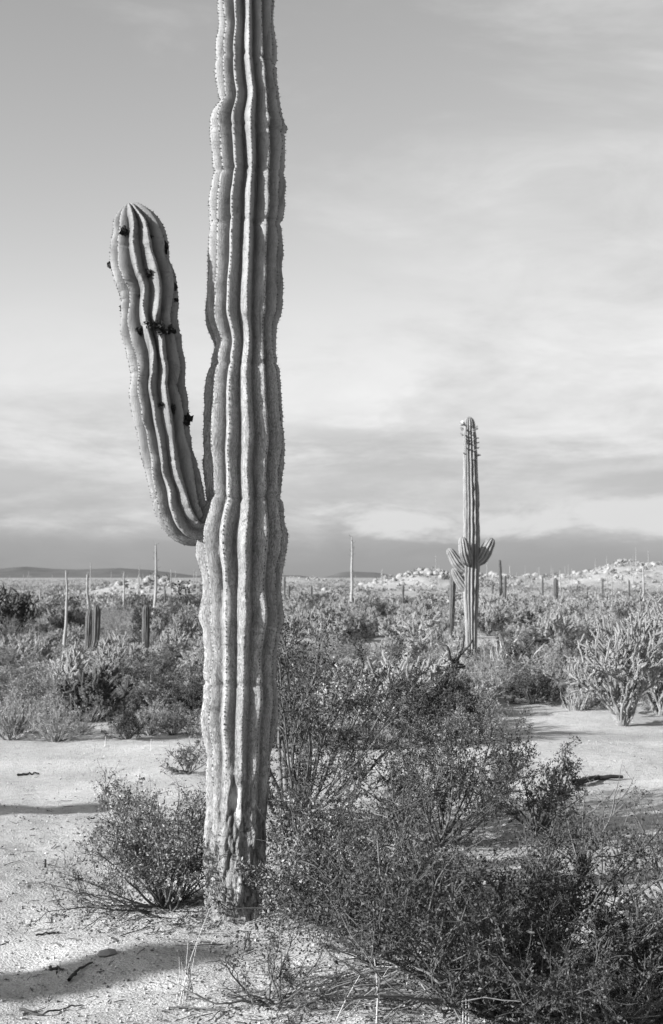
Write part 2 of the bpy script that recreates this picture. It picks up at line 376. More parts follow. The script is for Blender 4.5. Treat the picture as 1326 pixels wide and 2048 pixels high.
# ------------------------------------------------------------------ columnar cacti
def interp_path(P, n):
    P = np.asarray(P, float); d = np.concatenate([[0], np.cumsum(np.linalg.norm(np.diff(P, axis=0), axis=1))])
    s = np.linspace(0, d[-1], n)
    out = np.stack([np.interp(s, d, P[:, i]) for i in range(P.shape[1])], -1)
    return out
def smooth(A, w):
    if w < 2: return A
    k = np.hanning(w+2)[1:-1]; k /= k.sum()
    pad = np.concatenate([np.repeat(A[:1], w, 0), A, np.repeat(A[-1:], w, 0)])
    return np.stack([np.convolve(pad[:, i], k, 'same') for i in range(A.shape[1])], -1)[w:-w]
def ribbed(P, R, nrib, seg, depth, wob, rng, seed, twist=0.0, cork=0.0, lump=0.0, tone=1.0, phase=0.0, swamp=0.05):
    """ribbed column along path P with crest radius R (arrays); returns mesh data, crest points and normals"""
    n = len(P); T, A, B = frames(P)
    s = np.concatenate([[0], np.cumsum(np.linalg.norm(np.diff(P, axis=0), axis=1))])
    depth = np.broadcast_to(depth, (n,)); cork = np.broadcast_to(cork, (n,)); lump = np.broadcast_to(lump, (n,))
    m = nrib*seg; th0 = np.arange(m)*2*PI/m; rib = np.arange(m)/seg        # rib index + phase
    ph = (rib % 1.0); ri = np.floor(rib)
    near = np.round(rib) % nrib
    # ribs wander sideways and swell on their own along the column
    dth = wob*(2*PI/nrib)*np.stack([vnoise(s*5.0, k*7.3, 0, seed)+0.5*vnoise(s*13, k*7.3, 0, seed+5) for k in range(nrib)], -1)
    swell = np.stack([vnoise(s*6.0, k*5.1, 0, seed+9)+0.6*vnoise(s*17.0, k*5.1, 0, seed+2) for k in range(nrib)], -1)
    k0 = ri.astype(int) % nrib; k1 = (k0+1) % nrib
    D = dth[:, k0]*(1-ph)+dth[:, k1]*ph
    sw = np.where(ph < 0.5, swell[:, k0], swell[:, k1])
    crest = np.abs(np.cos(PI*ph))                                            # 1 at crest, 0 in groove
    prof = 0.55*crest**0.9+0.45*np.abs(1-2*ph)
    r = R[:, None]*(1-depth[:, None]*(1-prof[None])+swamp*sw*prof[None])
    TH = th0[None]+phase+D+twist*s[:, None]
    if np.any(lump > 0):
        L = fbm(np.cos(TH)*3.0, np.sin(TH)*3.0, s[:, None]*6, 3, seed+40)+0.5*np.abs(fbm(np.cos(TH)*9, np.sin(TH)*9, s[:, None]*16, 2, seed+41))
        r = r*(1+lump[:, None]*L)
    O = np.cos(TH)[..., None]*A[:, None]+np.sin(TH)[..., None]*B[:, None]
    V = P[:, None]+r[..., None]*O
    i = np.arange(n-1)[:, None]*m; j = np.arange(m)[None]; k = (j+1) % m
    q = np.stack([i+j, i+k, i+m+k, i+m+j], -1).reshape(-1, 4)
    tn = np.zeros((n, m, 3)); tn[..., 0] = tone*(0.74+0.40*crest[None]**2.5); tn[..., 1] = cork[:, None]  # paler corky crests; grooves darkened in the colour to deepen the rib shading
    return V, O, q, tn, s, m
def areoles(mb, V, O, s, seg, spacing, size, rng, nsp=4, upto=None, splen=0.016, fade=None):
    n, m, _ = V.shape
    for c in range(0, m, seg):
        ss = np.arange(s[0]+spacing*rng.random(), s[-1] if upto is None else upto, spacing)
        ss = ss+rng.normal(size=len(ss))*spacing*0.22; ss = np.sort(ss[rng.random(len(ss)) > 0.08])
        P = np.stack([np.interp(ss, s, V[:, c, q]) for q in range(3)], -1)
        D = unit(np.stack([np.interp(ss, s, O[:, c, q]) for q in range(3)], -1))
        T = unit(np.gradient(P, axis=0)); S = np.cross(T, D); k = len(ss)
        z = size*(0.5+0.9*rng.random(k))[:, None]
        v = np.stack([P-T*z, P+S*z*0.75, P+T*z, P-S*z*0.75, P+D*z*0.7], 1); b = np.arange(k)[:, None]*5
        f = np.concatenate([b+np.array(q) for q in ((0, 1, 4), (1, 2, 4), (2, 3, 4), (3, 0, 4))])
        mb.add(v.reshape(-1, 3), f, np.repeat(0.35+0.5*rng.random(k), 5))
        for _ in range(nsp):
            d = unit(D+rng.normal(size=(k, 3))*0.75); L = splen*(0.5+rng.random(k))[:, None]
            w = np.cross(d, rng.normal(size=(k, 3))); w = unit(w)*0.0011
            v = np.stack([P-w, P+w, P+d*L], 1).reshape(-1, 3)
            mb.add(v, np.arange(3*k).reshape(-1, 3), np.repeat(0.6+1.6*rng.random(k), 3))

# --- the big cactus
TR = np.array([(-620, 470, 500), (-600, 447, 528), (-560, 437, 541), (-400, 432, 548), (-200, 436, 548), (0, 434, 546), (60, 438, 548), (130, 430, 552), (170, 432, 556), (205, 437, 562), (250, 422, 566), (300, 425, 567), (350, 428, 567),
      (400, 420, 566), (450, 420, 563), (500, 417, 564), (560, 415, 562), (635, 412, 558), (662, 421, 555), (690, 427, 555), (720, 420, 557), (780, 412, 560), (830, 410, 564),
      (870, 409, 569), (920, 408, 565), (960, 410, 563), (1000, 410, 565), (1035, 402, 567), (1065, 394, 568), (1100, 395, 567), (1150, 404, 562), (1200, 404, 561),
      (1230, 402, 563), (1300, 407, 554), (1400, 407, 553), (1440, 405, 548), (1500, 411, 543), (1560, 413, 539), (1620, 412, 536), (1680, 410, 533), (1740, 410, 533), (1800, 414, 542), (1835, 418, 546), (1880, 420, 550)], float)[::-1]
BASE = ground(483, 1822); Y0 = float(BASE[1])
def main_cactus():
    rng = np.random.default_rng(5)
    L = np.array([plane(x, y, Y0) for y, x, _ in TR]); Rr = np.array([plane(x, y, Y0) for y, _, x in TR])
    C = (L+Rr)/2; rad = (Rr[:, 0]-L[:, 0])/2
    n = 500; PR = interp_path(np.concatenate([C, rad[:, None]], 1), n); PR = smooth(PR, 9)
    P = PR[:, :3]-BASE; R = PR[:, 3]*1.02; Rs = smooth(R[:, None], 61)[:, 0]; R = Rs+(R-Rs)*1.9
    R = R*(1+0.018*vnoise(P[:, 2]*9, 2.2)+0.012*vnoise(P[:, 2]*21, 5.2))
    # the tapering dome on top, above the frame
    s = P[:, 2]; top = s[-1]
    R = R*np.sqrt(np.clip((top+0.001-s)/0.14, 0.0, 1.0))
    z = P[:, 2]
    dep = 0.05+0.15*sstep(0.15, 0.9, z)+0.08*sstep(1.2, 2.2, z)+0.09*sstep(2.2, 3.3, z)
    lump = 0.07*(1-sstep(0.10, 0.85, z))+0.014
    cork = 0.95-0.75*sstep(1.9, 3.4, z); cork = cork+0.25*(1-sstep(0.4, 1.0, z))
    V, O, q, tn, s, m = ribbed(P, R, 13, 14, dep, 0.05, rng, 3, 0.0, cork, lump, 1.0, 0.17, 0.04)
    zz = V[..., 2]
    # transverse pinches where yearly growth stopped
    for zc in (1.05, 1.9, 2.52, 3.18, 3.42, 3.62, 3.96, 4.3):
        ang = np.arctan2(V[..., 1]-P[:, None, 1], V[..., 0]-P[:, None, 0])
        dz = zz-zc-0.02*vnoise(np.cos(ang)*3, np.sin(ang)*3, zc, 6)
        V -= O*(0.011*np.exp(-(dz/0.012)**2))[..., None]
    # healed wound low on the front: rim and pale hollow
    w = plane(476, 1588, Y0)-BASE
    e = np.sqrt(((V[..., 0]-w[0]+0.012*vnoise(zz*22, 3.3))/0.026)**2+((zz-w[2])/0.095)**2)+0.25*fbm(V[..., 0]*60, V[..., 1]*60, zz*25, 2, 5); front = V[..., 1] < 0
    V -= O*(np.where(front, 0.006*(1-sstep(0.5, 1.0, e))-0.006*np.exp(-((e-1.15)/0.22)**2), 0))[..., None]
    pale = np.where(front, 1-sstep(0.55, 0.9, e), 0); tn[..., 0] *= 1+1.7*pale; tn[..., 1] *= 1-pale
    # bark of the foot: darker cracks follow the lumps
    foot = 1-sstep(0.25, 0.85, zz); cr = fbm(V[..., 0]*26, V[..., 1]*26, zz*9, 3, 77)
    V -= O*(foot*0.012*np.exp(-(cr/0.13)**2))[..., None]; V += O*(foot*0.010*cr)[..., None]
    tn[..., 0] *= 1-foot*0.55*np.exp(-(cr/0.13)**2)
    root = bpy.data.objects.new('giant_cactus', None); COL.objects.link(root); root.location = BASE.tolist()
    tag(root, 'tall ribbed giant cactus with a single raised arm, rising from the sand beside bushes', 'cactus')
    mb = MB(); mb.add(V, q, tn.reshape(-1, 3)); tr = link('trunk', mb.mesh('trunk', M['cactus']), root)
    ma = MB(); areoles(ma, V[60:], O[60:], s[60:], 14, 0.0165, 0.0042, rng, 4, s[-12], 0.009)
    stuff(link('spine_rows', ma.mesh('spine_rows', M['spine']), tr))
    # arm
    AR = np.array([(1044, 432, 30, 0.03), (1052, 408, 32, 0.0), (1056, 394, 37, -.01), (1050, 381, 43, -.02), (1032, 367, 48, -.04), (1000, 356, 50, -.05), (950, 346, 51, -.06), (880, 333, 51, -.07), (810, 322, 57, -.08), (740, 314, 50.5, -.08), (690, 308, 49, -.08), (640, 300, 55, -.08),
          (560, 291, 56, -.08), (500, 281, 53, -.08), (460, 273, 46, -.08), (435, 267, 37, -.08), (418, 263, 25, -.08), (408, 260, 9, -.08), (405, 259, 1.0, -.08)], float)
    pts = []
    for y, x, r, dy in AR:
        p = plane(x, y, Y0+dy)-BASE; pts.append((*p, r/F*Y0))
    PR = interp_path(pts, 300); PR = smooth(PR, 13); ss_ = np.linspace(0, 1, 300)
    PR[:, 3] *= 1+0.045*vnoise(ss_*13, 8.1)+0.03*vnoise(ss_*29, 9.1); PR[:, 0] += 0.010*vnoise(ss_*11, 4.1)*sstep(0.15, 0.3, ss_)
    s0 = np.linspace(0, 1, 300)
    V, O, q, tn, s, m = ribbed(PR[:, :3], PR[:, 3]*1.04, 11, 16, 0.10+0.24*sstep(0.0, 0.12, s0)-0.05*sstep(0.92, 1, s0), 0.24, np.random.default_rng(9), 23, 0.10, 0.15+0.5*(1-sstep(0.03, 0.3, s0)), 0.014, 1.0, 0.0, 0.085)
    for k in range(26):
        sc_ = s[-1]*(0.06+0.034*k); c = int(rng.integers(0, m)); j = np.arange(m)
        near = np.exp(-((np.minimum(np.abs(j-c), m-np.abs(j-c)))/22.0)**2)
        V -= O*(0.006*np.exp(-((s[:, None]-sc_-0.015*np.sin(j*0.2)[None])/0.008)**2)*near[None])[..., None]
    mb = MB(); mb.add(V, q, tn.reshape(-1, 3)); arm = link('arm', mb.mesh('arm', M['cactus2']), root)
    ma = MB(); areoles(ma, V[20:], O[20:], s[20:], 16, 0.0150, 0.0036, rng, 4, s[-8], 0.007)
    stuff(link('spine_rows', ma.mesh('spine_rows', M['spine']), arm))
    # dried flowers clinging to the arm: placed on the nearest visible surface point
    VV = V.reshape(-1, 3)+BASE; OO = O.reshape(-1, 3); rr = VV-np.array((0, 0, CAMZ))
    cy = rr[:, 1]*cp+rr[:, 2]*sp; cz = -rr[:, 1]*sp+rr[:, 2]*cp
    PX = 663+F*rr[:, 0]/cy; PY = 1024-F*cz/cy; vis = OO[:, 1] < 0.25
    for (fx, fy, sz) in [(238, 500, .6), (225, 530, .8), (300, 548, .9), (249, 463, .9), (299, 476, .6), (325, 494, 1.1), (342, 574, 1.1), (352, 600, .5), (283, 660, 1.2), (318, 656, 1.3), (336, 664, 1.1), (250, 618, .9), (278, 590, .5), (322, 810, .8), (343, 818, 1.1), (368, 841, 1.5), (296, 648, .6)]:
        i = int(np.argmin((PX-fx)**2+(PY-fy)**2+np.where(vis, 0, 1e6))); d = OO[i]; p = V.reshape(-1, 3)[i]
        fb = MB(); k = 26; r = 0.016*sz
        leaves(fb, rng.normal(size=(k, 3))*r*0.35, d+rng.normal(size=(k, 3))*0.9, r*(0.9+rng.random(k)*1.2), 0.75, rng, 0.4+1.2*rng.random(k), 0, 0.6)
        pp = [-d*0.01, d*r*0.5, d*r*1.1+rng.normal(size=3)*r*0.2]; tube(fb, pp, [r*0.5, r*0.75, r*0.45], 6, 0.6)
        link('dried_flower', fb.mesh('dried_flower', M['dead'], False), root, p)
    return root
main_cactus()

def simple_cactus(name, label, cat, group, base, trunk, arms=(), nrib=13, seg=6, nz=90, matk='cactus2', flowers=0, seed=1, cork=0.3, tone=1.0):
    """trunk and arms: lists of (x, y, z, r) relative to base"""
    rng = np.random.default_rng(seed)
    root = bpy.data.objects.new(name, None); COL.objects.link(root); root.location = [float(q) for q in base]
    tag(root, label, cat, group)
    for ai, pts in enumerate([trunk]+list(arms)):
        pts = list(pts)
        x, y, z, r = pts[-1]; px, py, pz, pr = pts[-2]; d = unit(np.array((x-px, y-py, z-pz)))
        for a in (0.35, 0.6, 0.8, 0.93, 1.0): pts.append((x+d[0]*a*r*1.5, y+d[1]*a*r*1.5, z+d[2]*a*r*1.5, max(r*math.sqrt(max(1-a*a, 0)), 0.001)))
        PR = interp_path(pts, nz if ai == 0 else 40); PR = smooth(PR, 3)
        nr = nrib if ai == 0 else max(9, nrib-3)
        s0 = np.linspace(0, 1, len(PR))
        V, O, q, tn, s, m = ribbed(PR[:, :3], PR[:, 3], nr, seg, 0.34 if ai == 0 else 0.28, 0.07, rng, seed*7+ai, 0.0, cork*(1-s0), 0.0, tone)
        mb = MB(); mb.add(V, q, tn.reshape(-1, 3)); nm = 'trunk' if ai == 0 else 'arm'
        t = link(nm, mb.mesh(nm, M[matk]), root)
        if ai == 0 and flowers:
            fb = MB(); wb = MB()
            for k in range(flowers):
                i = int(len(PR)*(0.80+0.16*rng.random())); c = int(rng.integers(0, nr))*seg; p = V[i, c]; d = unit(O[i, c]+np.array((0, 0, 0.35))+rng.normal(size=3)*0.2)
                tube(fb, [p-d*0.01, p+d*0.03, p+d*0.055], [0.010, 0.014, 0.010], 5, 2+2*rng.random())
                kk = 7; leaves(fb, np.repeat((p+d*0.05)[None], kk, 0), d+rng.normal(size=(kk, 3))*0.6, 0.03, 0.6, rng, 2+3*rng.random(kk))
            stuff(link('flower_buds', fb.mesh('flower_buds', M['dead'], False), t))
            i = int(len(PR)*0.955); k = int(np.argmin(V[i, :, 0])); p = V[i, k]; d = unit(O[i, k]+np.array((0, -0.2, 0.3)))
            kk = 24; leaves(wb, np.repeat((p+d*0.03)[None], kk, 0)+rng.normal(size=(kk, 3))*0.012, d+rng.normal(size=(kk, 3))*0.8, 0.055, 0.6, rng, 0.9+0.3*rng.random(kk)); tube(wb, [p-d*0.01, p+d*0.04], [0.012, 0.018], 6, 0.6)
            link('open_flower', wb.mesh('open_flower', M['flower'], False), t)
    return root
# second cactus with its ring of short arms
B2 = ground(943, 1308); Y2 = float(B2[1])
def rel(px, py, r, dy=0.0, B=B2):
    p = plane(px, py, B[1]+dy)-B; return (p[0], p[1], p[2], r/F*B[1])
simple_cactus('giant_cactus', 'slender giant cactus with a ring of short arms, standing out in the scrub', 'cactus', None, B2,
    [rel(943, 1316, 10.5), rel(943, 1290, 11), rel(942.5, 1240, 13), rel(942, 1180, 16), rel(943, 1130, 17), rel(943, 1080, 16.5), rel(942.5, 1000, 16), rel(941, 940, 14.6), rel(940, 890, 14), rel(939, 850, 11.5)],
    [[rel(937, 1128, 7, -.08), rel(934, 1120, 11.5, -.22), rel(929.5, 1105, 12.5, -.30), rel(927, 1089, 10.5, -.32)],
     [rel(938, 1144, 7, .05), rel(926, 1139, 11, .02), rel(914, 1126, 11.5, 0), rel(903, 1108, 9, 0)],
     [rel(938, 1184, 6), rel(928, 1173, 10.5), rel(918, 1159, 10.5), rel(912, 1148, 9)],
     [rel(950, 1128, 8), rel(963, 1118, 13, -.02), rel(971, 1104, 14, -.03), rel(977, 1092, 12, -.03)]],
    13, 8, 150, 'cactus2', 46, 4, 0.35, 1.25)

def col_at(name, label, group, px, yb, yt, w, lean=0, seed=1, extra=None, matk='cactus2', nrib=11):
    B = ground(px, yb); k = B[1]/F
    def rl(x, y, r): p = plane(x, y, B[1])-B; return (p[0], p[1], p[2], r*k)
    h = yb-yt
    tr = [rl(px, yb+6, w*.40), rl(px, yb-.1*h, w*.43), rl(px+lean*.5, yb-.5*h, w*.48), rl(px+lean*.8, yb-.8*h, w*.5), rl(px+lean, yt+w*.7, w*.47)]
    arms = []
    for (dx, ys, ye, r) in (extra or []): arms.append([rl(px+dx*0.5, ys+4, r*0.7), rl(px+dx*.9, ys-(ys-ye)*.2, r*.9), rl(px+dx, ys-(ys-ye)*.6, r), rl(px+dx*1.02, ye+r, r*.95)])
    return simple_cactus(name, label, 'cactus', group, B, tr, arms, nrib, 5, 60, matk, 0, seed, 0.1, 0.5)
col_at('barrel_column_cactus', 'stubby cactus of two columns pressed together, in pale scrub', None, 177, 1302, 1217, 17, 3, 21, extra=[(15, 1298, 1214, 9.5)])
col_at('barrel_column_cactus', 'single stubby dark ribbed cactus beside a bent pale pole tree', None, 291, 1330, 1209, 16, 1, 22)
col_at('slim_column_cactus', 'slim dark armless cactus just behind the ring-armed cactus', None, 902, 1276, 1147, 13, 4, 23, nrib=10)
col_at('slim_column_cactus', 'tall thin cactus with a shorter stem at its side before the rocky hill', None, 1003, 1210, 1119, 7, -4, 24, extra=[(7, 1207, 1152, 3.2)], nrib=9)
col_at('slim_column_cactus', 'thick short column cactus standing alone on the flat before the rocky hill', None, 1111, 1227, 1156, 11, 0, 25, nrib=11)
for i, (px, yb, yt, w) in enumerate([(569, 1203, 1152, 4.5), (578, 1204, 1170, 5), (623, 1200, 1171, 5), (806, 1224, 1170, 5), (1085, 1206, 1152, 4), (985, 1210, 1168, 4), (56, 1194, 1178, 5), (1205, 1200, 1158, 4), (1258, 1202, 1160, 4), (330, 1215, 1178, 4)]):
    col_at('slim_column_cactus', 'small distant column cactus rising from the far scrub', 'distant column cacti on the far flat', px, yb, yt, w, 0, 40+i, nrib=9)
# two cacti out of frame to the left whose shadows cross the sand
def shade_caster(x, y, H, R, seed, label, arm):
    b = (x, y, hz(x, y)-0.03)
    arms = [[(0, 0, H*.42, R*.5), (-.25, -.05, H*.43, R*.7), (-.36, -.05, H*.52, R*.75), (-.38, -.05, H*.72, R*.7)]] if arm else []
    simple_cactus('giant_cactus', label, 'cactus', None, b, [(0, 0, 0, R*.85), (0, 0, H*.2, R), (.02, 0, H*.5, R*1.05), (0, .02, H*.8, R), (0, 0, H-R*1.4, R*.9)], arms, 13, 6, 120, 'cactus', 0, seed)
sd = np.array((math.sin(SHADOW_AZ), math.cos(SHADOW_AZ)))
def caster_from(px, py, H, R, seed, label, arm=False):
    g = ground(px, py); p = g[:2]-sd*H/math.tan(SUN_EL); shade_caster(p[0], p[1], H, R, seed, label, arm)
caster_from(560, 1878, 4.9, 0.25, 61, 'tall unbranched giant cactus whose shadow crosses the bare sand')
caster_from(300, 1604, 4.4, 0.21, 62, 'giant cactus with one stub arm casting a shadow behind the leafy bush', False)

# ------------------------------------------------------------------ boojum trees (pale tapering poles)
def boojum_mesh(seed, H, r0, bend=0.0, fork=None, twigs=60, sides=8, topfrac=0.55):
    rng = np.random.default_rng(seed); wood = MB(); tw = MB(); n = 26
    t = np.linspace(0, 1, n)
    ang = rng.random()*6.28
    def stem(t0, H_, x0, dx, r, nn):
        tt = np.linspace(0, 1, nn)
        P = np.stack([x0+dx*tt**1.3+bend*np.sin(tt*2.6)*H_*0.05+0.010*H_*vnoise(tt*5, seed, 0, 3), 0.010*H_*vnoise(tt*5, seed+9, 0, 4), t0+H_*tt], -1)
        R = r*(1-tt*topfrac)*(1+0.06*vnoise(tt*14, seed, 0, 8)); R[-1] *= 0.4; R[0] *= 1.2
        tube(wood, P, R, sides, 0.9+0.15*vnoise(tt*9, seed, 0, 5).repeat(sides), 0)
        return P, R
    P, R = stem(0, H, 0, 0, r0, n); stems = [(P, R)]
    if fork: 
        for (f0, dx, f1) in fork: stems.append(stem(H*f0, H*(f1-f0), P[int(f0*(n-1)), 0], dx*H, r0*0.6, 14))
    for P, R in stems:
        k = twigs if P is stems[0][0] else twigs//2
        u = rng.random(k)**0.7; i = u*(len(P)-1)
        C = np.stack([np.interp(i, np.arange(len(P)), P[:, q]) for q in range(3)], -1)
        az = rng.random(k)*2*PI; D = np.stack([np.cos(az), np.sin(az), 0.5+0.8*rng.random(k)], -1); D = unit(D)
        rr = np.interp(i, np.arange(len(P)), R)
        L = (0.10+0.16*rng.random(k))*np.clip(H/3, .5, 1.2)*(0.6+0.4*u)
        leaves(tw, C+D*rr[:, None]*0.6, D, L, 0.055, rng, 0.7+0.4*rng.random(k))
    return wood, tw
def boojum(label, group, px, yb, yt, w, seed, bend=0.0, fork=None, lean=0.0):
    B = ground(px, yb); k = B[1]/F; H = (yb-yt)*k; r0 = w*0.5*k
    wood, tw = boojum_mesh(seed, H, r0, bend, fork)
    root = bpy.data.objects.new('boojum_tree', None); COL.objects.link(root); root.location = (B-np.array((0, 0, .03))).tolist(); root.rotation_euler = (0, lean, 0)
    tag(root, label, 'tree', group)
    link('trunk', wood.mesh('trunk', M['pole']), root); stuff(link('twigs', tw.mesh('twigs', M['bark'], False), root))
boojum('pale tapering pole tree growing alone in scrub, beside the stubby double cactus', None, 128, 1314, 1138, 7.5, 71, 0.4)
boojum('tall pale pole tree with a bend near its tip, behind the single stubby cactus', None, 303, 1243, 1086, 7.0, 72, 0.9, None, 0.02)
boojum('pale pole tree forked into two stems, behind the stubby double cactus', None, 180, 1236, 1146, 6.5, 73, -0.6, [(0.35, 0.04, 0.95)], -0.06)
boojum('thin pole tree standing in front of the small boulder mound', None, 247, 1228, 1142, 5, 74, 0.2)
boojum('tallest straight whitish pole tree, standing alone on the open flat', None, 704.5, 1231, 1074, 6.8, 75, -0.1, None, -0.005)
boojum('dark slender pole tree below the high end of the rocky hill', None, 1288, 1212, 1134, 5.5, 76, 0.3, None, -0.03)
boojum('short pole tree rising at the far edge of scrub, left of the boulder mound', None, 80, 1212, 1168, 3.5, 77)
boojum('thin pole tree at the very edge of the flat near a pale pointed rock', None, 2, 1218, 1160, 4, 78)
def far_poles():
    rng = np.random.default_rng(91); protos = []
    for k in range(5):
        w, t = boojum_mesh(100+k, 2.6+0.3*k, 0.075, rng.normal()*0.6, None, 26, 5); w.merge(t, None, 1); protos.append(w.mesh('boojum_tree', [M['pole'], M['bark']]))
    n = 0
    zones = [((-0.24, 0.24), (110, 260), 34), ((0.06, 0.26), (150, 210), 46), ((-0.17, -0.08), (95, 125), 12), ((-0.25, 0.0), (140, 320), 16)]
    for (a0, a1), (d0, d1), k in zones:
        for _ in range(k):
            a = a0+(a1-a0)*rng.random(); d = d0+(d1-d0)*rng.random(); x, y = d*math.sin(a), d*math.cos(a)
            s = 0.4+0.45*rng.random(); o = link('boojum_tree', protos[n % 5], None, (x, y, hz(x, y)-0.05), rng.random()*6.28, s); n += 1
            tag(o, 'tiny distant pole tree on the far flat and rocky hills', 'tree', 'distant pole trees on the far flat')
far_poles()

# ------------------------------------------------------------------ boulders
def boulder_mb(seed, sub=2):
    import bmesh
    bm = bmesh.new(); bmesh.ops.create_icosphere(bm, subdivisions=sub, radius=1.0)
    v = np.array([q.co[:] for q in bm.verts]); f = np.array([[q.index for q in p.verts] for p in bm.faces]); bm.free()
    r = 1+0.30*fbm(v[:, 0]*1.1+seed*3.3, v[:, 1]*1.1, v[:, 2]*1.1, 3, seed)
    rng = np.random.default_rng(seed)
    for _ in range(5):   # flattened, weathered faces
        d = unit(rng.normal(size=3)); h = v@d*r; r = np.where(h > 0.72, r*0.72/np.maximum(h, 1e-6), r)
    v = v*r[:, None]*np.array((1.0, 0.85, 0.72)); return v, f
BOUL = [boulder_mb(200+k, 2) for k in range(6)]; BOUL1 = [boulder_mb(300+k, 1) for k in range(6)]
def boulders():
    rng = np.random.default_rng(33)
    meshes = []
    for v, f in BOUL:
        mb = MB(); mb.add(v, f, 1.0); meshes.append(mb.mesh('boulder', M['stone'], False))
    # the larger ones as single stones, the rubble between them as one mass
    rub = MB(); nbig = 0
    for hi, (hx, hy, a, b, hh) in enumerate(HILLS):
        for k in range((620, 300, 300, 480, 480, 200, 300)[hi]):
            u = rng.normal(size=2)*0.75; x, y = hx+u[0]*a, hy+u[1]*b
            if y > hy+b*0.5: continue
            s = (0.10+0.42*rng.random()**3)*(0.75 if hi == 0 else 1.15)
            z = hz(x, y)+s*0.25
            if s > 0.36 and nbig < 120:
                o = link('boulder', meshes[int(rng.integers(6))], None, (x, y, z), rng.random()*6.28, s); nbig += 1
                tag(o, 'weathered pale granite boulder piled on the far rocky rises', 'boulder', 'pale boulders on the far rocky rises')
            else:
                v, f = BOUL1[int(rng.integers(6))]; c, s_ = math.cos(k), math.sin(k)
                Rm = np.array(((c, -s_, 0), (s_, c, 0), (0, 0, 1))); rub.add(v@Rm.T*s+np.array((x, y, z)), f, 0.75+0.4*rng.random())
    o = link('boulder_rubble', rub.mesh('boulder_rubble', M['stone'], False)); tag(o, 'smaller pale granite stones covering the far rocky rises', 'rocks', None, 'stuff')
    for (px, py, w, hs, lab) in [(882, 1226, 62, .5, 'long low whitish rock lying beside the slim dark cactus'), (552, 1252, 20, .9, 'small white rock in scrub right of the big cactus trunk'), (12, 1212, 24, 1.3, 'pale pointed rock beside a thin pole tree at the edge of the scrub'),
                             (610, 1228, 22, .6, 'low pale rock near the foot of the tallest whitish pole tree'), (265, 1216, 30, .6, 'low pale rock at the foot of the boulder mound'), (930, 1193, 50, .35, 'flat pale sheet of rock below the boulder hill'),
                             (1185, 1192, 40, .5, 'pale low rock at the foot of the high rocky hill'), (545, 1395, 26, .7, 'pale rock half hidden behind the big cactus trunk'), (165, 1432, 34, .8, 'grey rock under the dark cholla'), (158, 1386, 22, 1.0, 'pale upright stone inside the dark cholla')]:
        B = ground(px, py); s = w*0.5/F*B[1]
        o = link('boulder', meshes[int(rng.integers(6))], None, B+np.array((0, 0, s*hs*.2)), rng.random()*0.6, (s, s*.8, s*hs)); tag(o, lab, 'boulder')
boulders()

# ------------------------------------------------------------------ shrubs
def shrub(seed, H, R, nstem=14, nsub=6, ntwig=5, nleaf=18, leaf=0.013, lw=0.5, lean=(0, 0), polar=(8, 68), r0=0.009, bare=0.0, tone=1.0, straight=0.10, clump=0.25):
    """woody shrub: stems fan from the crown, fork into branches and twigs; leaves on the twigs"""
    rng = np.random.default_rng(seed); br = MB(); lv = MB()
    LP, LD, LT = [], [], []
    def wander(p, d, L, n, j):
        pts = [np.array(p, float)]; d = unit(d)
        for i in range(n-1):
            d = unit(d+rng.normal(size=3)*j+np.array((0, 0, 0.04))); pts.append(pts[-1]+d*L/(n-1))
        return np.array(pts)
    for s in range(nstem):
        az = 2*PI*(s+rng.random()*0.9)/nstem; po = math.radians(polar[0]+(polar[1]-polar[0])*rng.random()**0.8)
        d = np.array((math.cos(az)*math.sin(po), math.sin(az)*math.sin(po), math.cos(po)))
        L = 1.0/math.sqrt((math.sin(po)/R)**2+(math.cos(po)/H)**2)*(0.75+0.35*rng.random())
        d2 = unit(d+np.array((lean[0], lean[1], 0)))
        P = wander((rng.normal()*0.02, rng.normal()*0.02, -0.02), d2, L, 9, straight)
        tb = 0.6+0.6*rng.random()
        tube(br, P, np.linspace(r0*(0.7+0.6*rng.random()), r0*0.22, 9), 5, tb)
        for b in range(nsub):
            u = 0.22+0.78*rng.random(); i = u*8; i0 = min(int(i), 7); q = P[i0]+(P[i0+1]-P[i0])*(i-i0)
            dd = unit(unit(P[i0+1]-P[i0])*0.9+rng.normal(size=3)*0.55+np.array((0, 0, 0.25)))
            Q = wander(q, dd, L*(0.22+0.28*rng.random())*(1.15-0.5*u), 6, 0.22)
            tube(br, Q, np.linspace(r0*0.34, r0*0.13, 6), 4, tb*(0.8+0.5*rng.random()), 0, False)
            if rng.random() < bare: continue
            dens = 1.0 if rng.random() > clump else 0.25
            for t in range(ntwig):
                u2 = 0.15+0.85*rng.random(); k = u2*5; k0 = min(int(k), 4); w = Q[k0]+(Q[k0+1]-Q[k0])*(k-k0)
                d3 = unit(unit(Q[k0+1]-Q[k0])*0.6+rng.normal(size=3)*0.65+np.array((0, 0, 0.15)))
                Tl = min(L*0.16, 0.13)*(0.6+0.8*rng.random()); Tw = wander(w, d3, Tl, 4, 0.25)
                tube(br, Tw[[0, 2, 3]], np.linspace(r0*0.14, r0*0.07, 3), 3, tb, 0, False)
                n = max(2, int(nleaf*dens*(0.6+0.8*rng.random())))
                a = rng.random(n)*3; a0 = np.minimum(a.astype(int), 2); fp = Tw[a0]+(Tw[a0+1]-Tw[a0])*(a-a0)[:, None]
                LP.append(fp+rng.normal(size=(n, 3))*leaf*0.35); LD.append(unit(rng.normal(size=(n, 3))+d3*0.7)); LT.append(np.full(n, 0.75+0.5*rng.random()))
    if LP:
        LP = np.concatenate(LP); LD = np.concatenate(LD); LT = np.concatenate(LT); n = len(LP)
        leaves(lv, LP, LD, leaf*(0.6+0.8*rng.random(n)), lw, rng, tone*LT*(0.35+1.3*rng.random(n)**1.5))
    return br, lv
